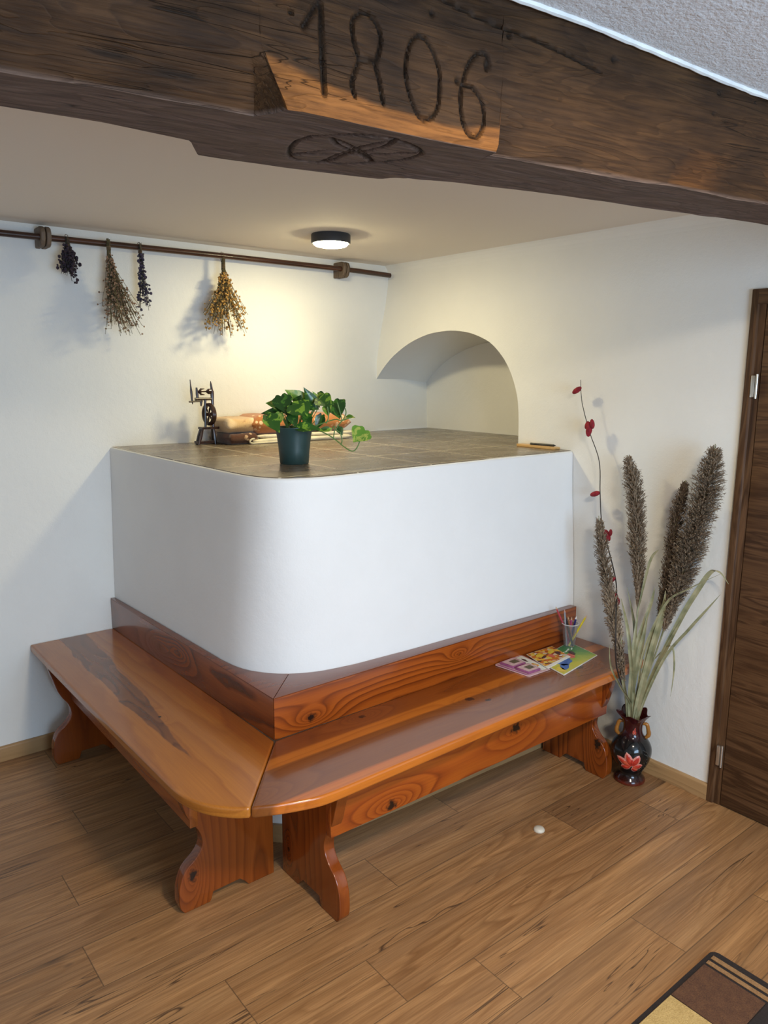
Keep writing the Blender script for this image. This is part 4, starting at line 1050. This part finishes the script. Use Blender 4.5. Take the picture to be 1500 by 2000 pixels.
for i, (ln, w, par) in enumerate(blades):
    X = -.095-.012*(i % 4)
    top_c = [clear_seat((X if z > .4 else VC.x+.008*math.sin(i*2.1), y, z)) for y, z in ln]
    if ln[0][1] < .35: top_c = [V((VC.x+.004*math.sin(i), -1.745, .12))]+top_c
    path = catmull(top_c, 6); n = len(path)
    mb = MB(); mb.ribbon(path, [w*(.45+.55*smooth01(i_/(n*.35)))*(1-smooth01((i_/n-.6)/.4)*.93) for i_ in range(n)], V((-.55, 1, .1)), .35)
    mb.build('blade', M_BLD, par)

# twig with red buds
tw_l = [(-1.355, 1.615), (-1.361, 1.556), (-1.375, 1.50), (-1.415, 1.399), (-1.469, 1.286), (-1.482, 1.159), (-1.495, 1.053), (-1.514, .991), (-1.576, .828), (-1.592, .744), (-1.600, .60), (-1.625, .44), (-1.715, .30)]
tp = [clear_seat((-.06 if z > .5 else -.06-.045*(.5-z)/.21, y, z)) for y, z in tw_l]+[V((VC.x, -1.735, .12))]
twg = empty('flower_twig', tuple(VC+V((0, 0, .20))), 'thin dark curving twig with velvety dark red buds, taller than the plumes', 'dried flower')
mb = MB(); pth = catmull(tp, 6); mb.tube(pth, [.0012+.0022*i/len(pth) for i in range(len(pth))], 7); mb.build('twig', plain('dark_twig', (.025, .020, .018), .5), twg)
M_BUD = speck('red_velvet', [(.16, .004, .010), (.32, .010, .022)], 80, .8)
def bud(y, z, r, tilt, extra=()):
    mb = MB()
    def one(cy, cz, rr, tl, el=1.7):
        rot = Matrix.Rotation(tl, 3, 'X'); mb.ball((-.062, cy, cz), rr, 12, 8, (.75, .62, el/1.25), rot)
    one(y, z, r, tilt)
    for (dy, dz, rr, tl) in extra: one(y+dy, z+dz, rr, tl)
    mb.build('bud', M_BUD, twg)
bud(-1.340, 1.572, .018, 1.0)
bud(-1.412, 1.418, .020, -.1, [(-.014, .018, .015, -.2), (.012, .012, .013, .3), (.002, -.012, .018, 0)])
bud(-1.460, 1.148, .018, 1.2)
bud(-1.530, .983, .019, -.5, [(-.016, .014, .011, 0), (.012, -.002, .014, 1.2), (-.004, -.010, .014, .3)])
bud(-1.566, .800, .0155, .8)
bud(-1.588, .722, .020, 0, [(.014, .008, .013, .9), (-.012, -.010, .014, .2), (.0, -.022, .014, 0)])

# ------------------------------------------------------------------ magazines and blister pack on the right bench
ZS = SZ+.0006
def quad_thing(name, pts, z0, z1, mat, label, cat, bev=.0006, group=None):
    o = prism(name, pts, z0, z1, mat, None, 'xy', bev, 1); return tag(o, label, cat, group)
def lerp2(q, u, v):
    a = V(q[0]).lerp(V(q[1]), u); b = V(q[3]).lerp(V(q[2]), u); return a.lerp(b, v)
M_PAPER = plain('page_white', (.74, .70, .62), .6)
def comic_mat():
    t = NT('comic_print'); p = t.pos(); vo = t.n('ShaderNodeTexVoronoi', _feature='F1', Vector=t.noise and p, Scale=75.); r_ = t.sep(vo.outputs['Color'])[0]
    return t.out(t.ramp(r_, [(0, (.55, .16, .02)), (.2, (.75, .40, .04)), (.4, (.70, .52, .10)), (.55, (.30, .05, .02)), (.7, (.70, .33, .05)), (.85, (.62, .50, .38)), (.95, (.10, .03, .03))], 'CONSTANT'), .3)
M_ORG = comic_mat()
def cover(par, q, polys, z):
    for nm, mat, pl in polys:
        bm = bmesh.new(); vv = [bm.verts.new((*lerp2(q, u, v), z)) for u, v in pl]; f = bm.faces.new(vv)
        bmesh.ops.recalc_face_normals(bm, faces=bm.faces)
        if bm.faces[:][0].normal.z < 0: bmesh.ops.reverse_faces(bm, faces=bm.faces)
        from_bm(nm, bm, mat, par, recalc=False)
def ellipse(cu, cv, ru, rv, n=20, rot=0, wob=0, sd=0):
    rn_ = random.Random(sd); out = []
    for i in range(n):
        a = 2*PI*i/n; k = 1+wob*rn_.uniform(-1, 1); x = math.cos(a)*ru*k; y = math.sin(a)*rv*k
        out.append((cu+x*math.cos(rot)-y*math.sin(rot), cv+x*math.sin(rot)+y*math.cos(rot)))
    return out
# green children's magazine. corners: front-left, front-right, back-right, back-left
gq = [(-.421, -1.622), (-.142, -1.572), (-.100, -1.398), (-.371, -1.430)]
gq = [(-.420, -1.620), (-.140, -1.572), (-.105, -1.400), (-.385, -1.452)]
def grad_cover(name, axis_pts, cols, sc):
    t = NT(name); p = t.pos(); s = t.sep(p); n = t.noise(p, sc, 3)
    f = t.math('ADD', t.math('MULTIPLY', s[0], axis_pts[0]), t.math('ADD', t.math('MULTIPLY', s[1], axis_pts[1]), axis_pts[2]))
    f = t.math('ADD', f, t.math('MULTIPLY', t.math('SUBTRACT', n, .5), .35)); return t.out(t.ramp(f, cols), .28, Coat__Weight=.3)
M_GC = grad_cover('green_cover', (1.6, 4.2, 7.05), [(0, (.55, .50, .04)), (.25, (.30, .42, .05)), (.45, (.10, .30, .06)), (.7, (.05, .22, .08)), (1, (.03, .18, .09))], 40)
gm = quad_thing('magazine', gq, ZS, ZS+.0045, M_PAPER, 'green childrens magazine with blue figure lying near the pencil cup', 'magazine')
M_BLUE = speck('print_blue', [(.03, .08, .30), (.08, .20, .50)], 90, .3); M_RED = speck('print_red', [(.55, .08, .05), (.70, .20, .15)], 60, .3)
M_YEL = speck('print_yellow', [(.65, .42, .03), (.75, .60, .08)], 70, .3); M_PWH = plain('print_white', (.75, .78, .70), .3); M_PDK = speck('print_dark', [(.03, .02, .03), (.12, .06, .07)], 80, .3)
M_ORG0 = speck('print_orange', [(.60, .20, .02), (.75, .42, .05), (.35, .06, .02)], 55, .3)
pl = [('cover', M_GC, [(.01, .015), (.99, .015), (.99, .985), (.01, .985)])]
cover(gm, gq, pl, ZS+.0047)
pl = [('cover_figure', M_BLUE, ellipse(.34, .42, .15, .20, 18, .4, .15, 1)), ('cover_figure', M_BLUE, ellipse(.22, .24, .09, .14, 14, -.3, .15, 2)), ('cover_figure', M_RED, ellipse(.60, .48, .08, .13, 16, 0, .1, 3)),
      ('cover_picture', M_YEL, ellipse(.10, .22, .07, .16, 14, 0, .2, 4)), ('cover_picture', M_PDK, ellipse(.70, .55, .05, .11, 12, 0, .2, 5))]
for k in range(9):   # wavy white title letters, illegible in the photograph
    pl.append(('cover_lettering', M_PWH, ellipse(.22+.075*k, .80-.012*k+.02*math.sin(k*2), .022, .05, 7, .3*k, .35, k+8)))
pl.append(('cover_lettering', M_YEL, ellipse(.90, .78, .035, .05, 10, 0, .3, 30)))
cover(gm, gq, pl, ZS+.0050)
# orange comic lying half on the green magazine
oq = [(-.435, -1.575), (-.300, -1.548), (-.175, -1.395), (-.345, -1.388)]
oq = [(-.425, -1.545), (-.250, -1.520), (-.215, -1.395), (-.375, -1.392)]
oz = ZS+.0053
om = quad_thing('magazine', oq, oz, oz+.003, M_PAPER, 'small orange and yellow comic lying partly on the green magazine', 'magazine')
pl = [('cover', M_ORG, [(.01, .12), (.99, .12), (.99, .985), (.01, .985)])]
cover(om, oq, pl, oz+.0032)
pl = [('cover_picture', M_YEL, ellipse(.30, .72, .14, .12, 16, 0, .25, 41)), ('cover_picture', M_PDK, ellipse(.34, .55, .10, .07, 12, .4, .3, 42)), ('cover_picture', M_RED, ellipse(.58, .45, .08, .13, 12, 0, .3, 43)), ('cover_picture', M_YEL, ellipse(.72, .7, .12, .12, 16, 0, .3, 44)),
      ('cover_picture', M_PDK, ellipse(.84, .50, .09, .13, 12, 0, .3, 45)), ('cover_picture', M_PWH, ellipse(.25, .85, .05, .05, 10, 0, .3, 46)), ('cover_picture', M_PWH, ellipse(.82, .28, .08, .05, 10, 0, .3, 47))]
cover(om, oq, pl, oz+.0034)
# pink blister card with two game packs
bq = [(-.545, -1.535), (-.420, -1.548), (-.375, -1.365), (-.545, -1.372)]
bq = [(-.556, -1.378), (-.536, -1.545), (-.405, -1.548), (-.385, -1.372)]
card = [lerp2(bq, u, v) for u, v in ((.05, 0), (.95, 0), (1, .06), (1, .94), (.95, 1), (.05, 1), (0, .94), (0, .06))]
bc = prism('toy_card', [tuple(c) for c in card], ZS, ZS+.003, plain('pink_card', (.62, .42, .42), .25, Coat__Weight=.5), None, 'xy', .0008, 1)
tag(bc, 'pink and white blister card holding two small purple framed packs, left of the comic', 'toy card')
M_PUR = speck('purple_frame', [(.22, .05, .14), (.36, .12, .24)], 60, .3); M_PNK = speck('pale_pink_print', [(.55, .36, .38), (.68, .52, .50)], 60, .3); M_SCR = speck('grey_olive_print', [(.05, .05, .035), (.16, .15, .09)], 160, .35)
for (u0, u1) in ((.08, .47), (.53, .92)):
    pq = [tuple(lerp2(bq, u, v)) for u, v in ((u0, .12), (u1, .12), (u1, .62), (u0, .62))]
    b_ = prism('pack', pq, ZS+.0031, ZS+.013, M_PUR, bc, 'xy', .002, 2)
    cover(b_, pq, [('pack_print', M_PNK, [(.06, .06), (.94, .06), (.94, .94), (.06, .94)])], ZS+.0132)
    cover(b_, pq, [('pack_picture', M_SCR, [(.28, .35), (.72, .35), (.72, .85), (.28, .85)])], ZS+.0134)
cover(bc, bq, [('card_print', M_PWH, [(.06, .68), (.94, .68), (.94, .95), (.06, .95)]), ('card_print', M_PUR, [(.06, .03), (.94, .03), (.94, .08), (.06, .08)])], ZS+.0032)
cover(bc, bq, [('card_print', M_PDK, ellipse(.3, .8, .10, .05, 10, 0, .3, 71)), ('card_print', M_ORG, ellipse(.62, .82, .12, .06, 10, 0, .3, 72))], ZS+.0034)

# ------------------------------------------------------------------ pencil cup
CC = V((-.140, -1.428, SZ+.0005))
t = NT('clear_plastic'); t.b.inputs['Transmission Weight'].default_value = .92; t.b.inputs['IOR'].default_value = 1.15
cup = empty('pencil_cup', tuple(CC), 'clear tapered plastic cup of pencils in the corner of the right bench', 'cup')
lathe('cup_wall', [(.022, 0), (.024, .002), (.034, .102), (.0355, .104), (.034, .1045), (.0325, .102), (.0225, .004), (.0, .004)], CC, t.out((.86, .86, .86), .05), cup, 32, cap=False)
lathe('cup_rim', [(.034, .101), (.0362, .102), (.0362, .105), (.0335, .105), (.0335, .102)], CC, plain('frosted_rim', (.6, .6, .6), .3), cup, 32, cap=False)
def pencil(name, a, b, r, col, label, tip=(.55, .36, .18), cat='pencil'):
    a, b = V(a), V(b); d = (b-a).normalized()
    e = empty(name, tuple(a), label, cat, 'pencils and pens in the cup')
    mb = MB(); mb.tube([a, b], r, 6); mb.build('barrel', plain(label.split()[0]+'_lacquer_'+str(len(bpy.data.materials)), col, .35), e, smooth=False)
    mb = MB(); mb.tube([b, b+d*.012], [r*.95, r*.2], 8); mb.build('tip', plain('tip_'+str(len(bpy.data.materials)), tip, .5), e)
def cp(a, z, d=0): return CC+rr_*a+back*d+V((0, 0, z))
pencil('pencil', cp(-.004, .006, -.008), cp(.060, .132, -.010), .0042, (.72, .58, .04), 'yellow pencil leaning out to the right of the cup', (.6, .4, .2))
pencil('pencil', cp(.014, .006, .006), cp(-.060, .165, .004), .0036, (.45, .05, .07), 'red pencil leaning far out to the left of the cup')
pencil('pencil', cp(-.012, .006, -.004), cp(-.028, .155, -.006), .0038, (.30, .30, .32), 'grey pencil standing at the left side of the cup', (.5, .3, .25))
pencil('marker_pen', cp(.013, .006, -.012), cp(-.026, .140, -.002), .0050, (.012, .012, .014), 'thick black pen leaning left in the cup', (.02, .02, .02), 'pen')
pencil('pencil', cp(.016, .006, .0), cp(-.006, .118, .012), .0038, (.35, .14, .07), 'brown pencil in the middle of the cup')
pencil('pencil', cp(.004, .006, .012), cp(.026, .118, .014), .0045, (.03, .03, .16), 'dark blue pencil at the back right of the cup', (.75, .75, .75))
pencil('pencil', cp(-.004, .006, .010), cp(.008, .114, .016), .0040, (.40, .05, .16), 'magenta pencil behind the brown one in the cup', (.6, .4, .25))
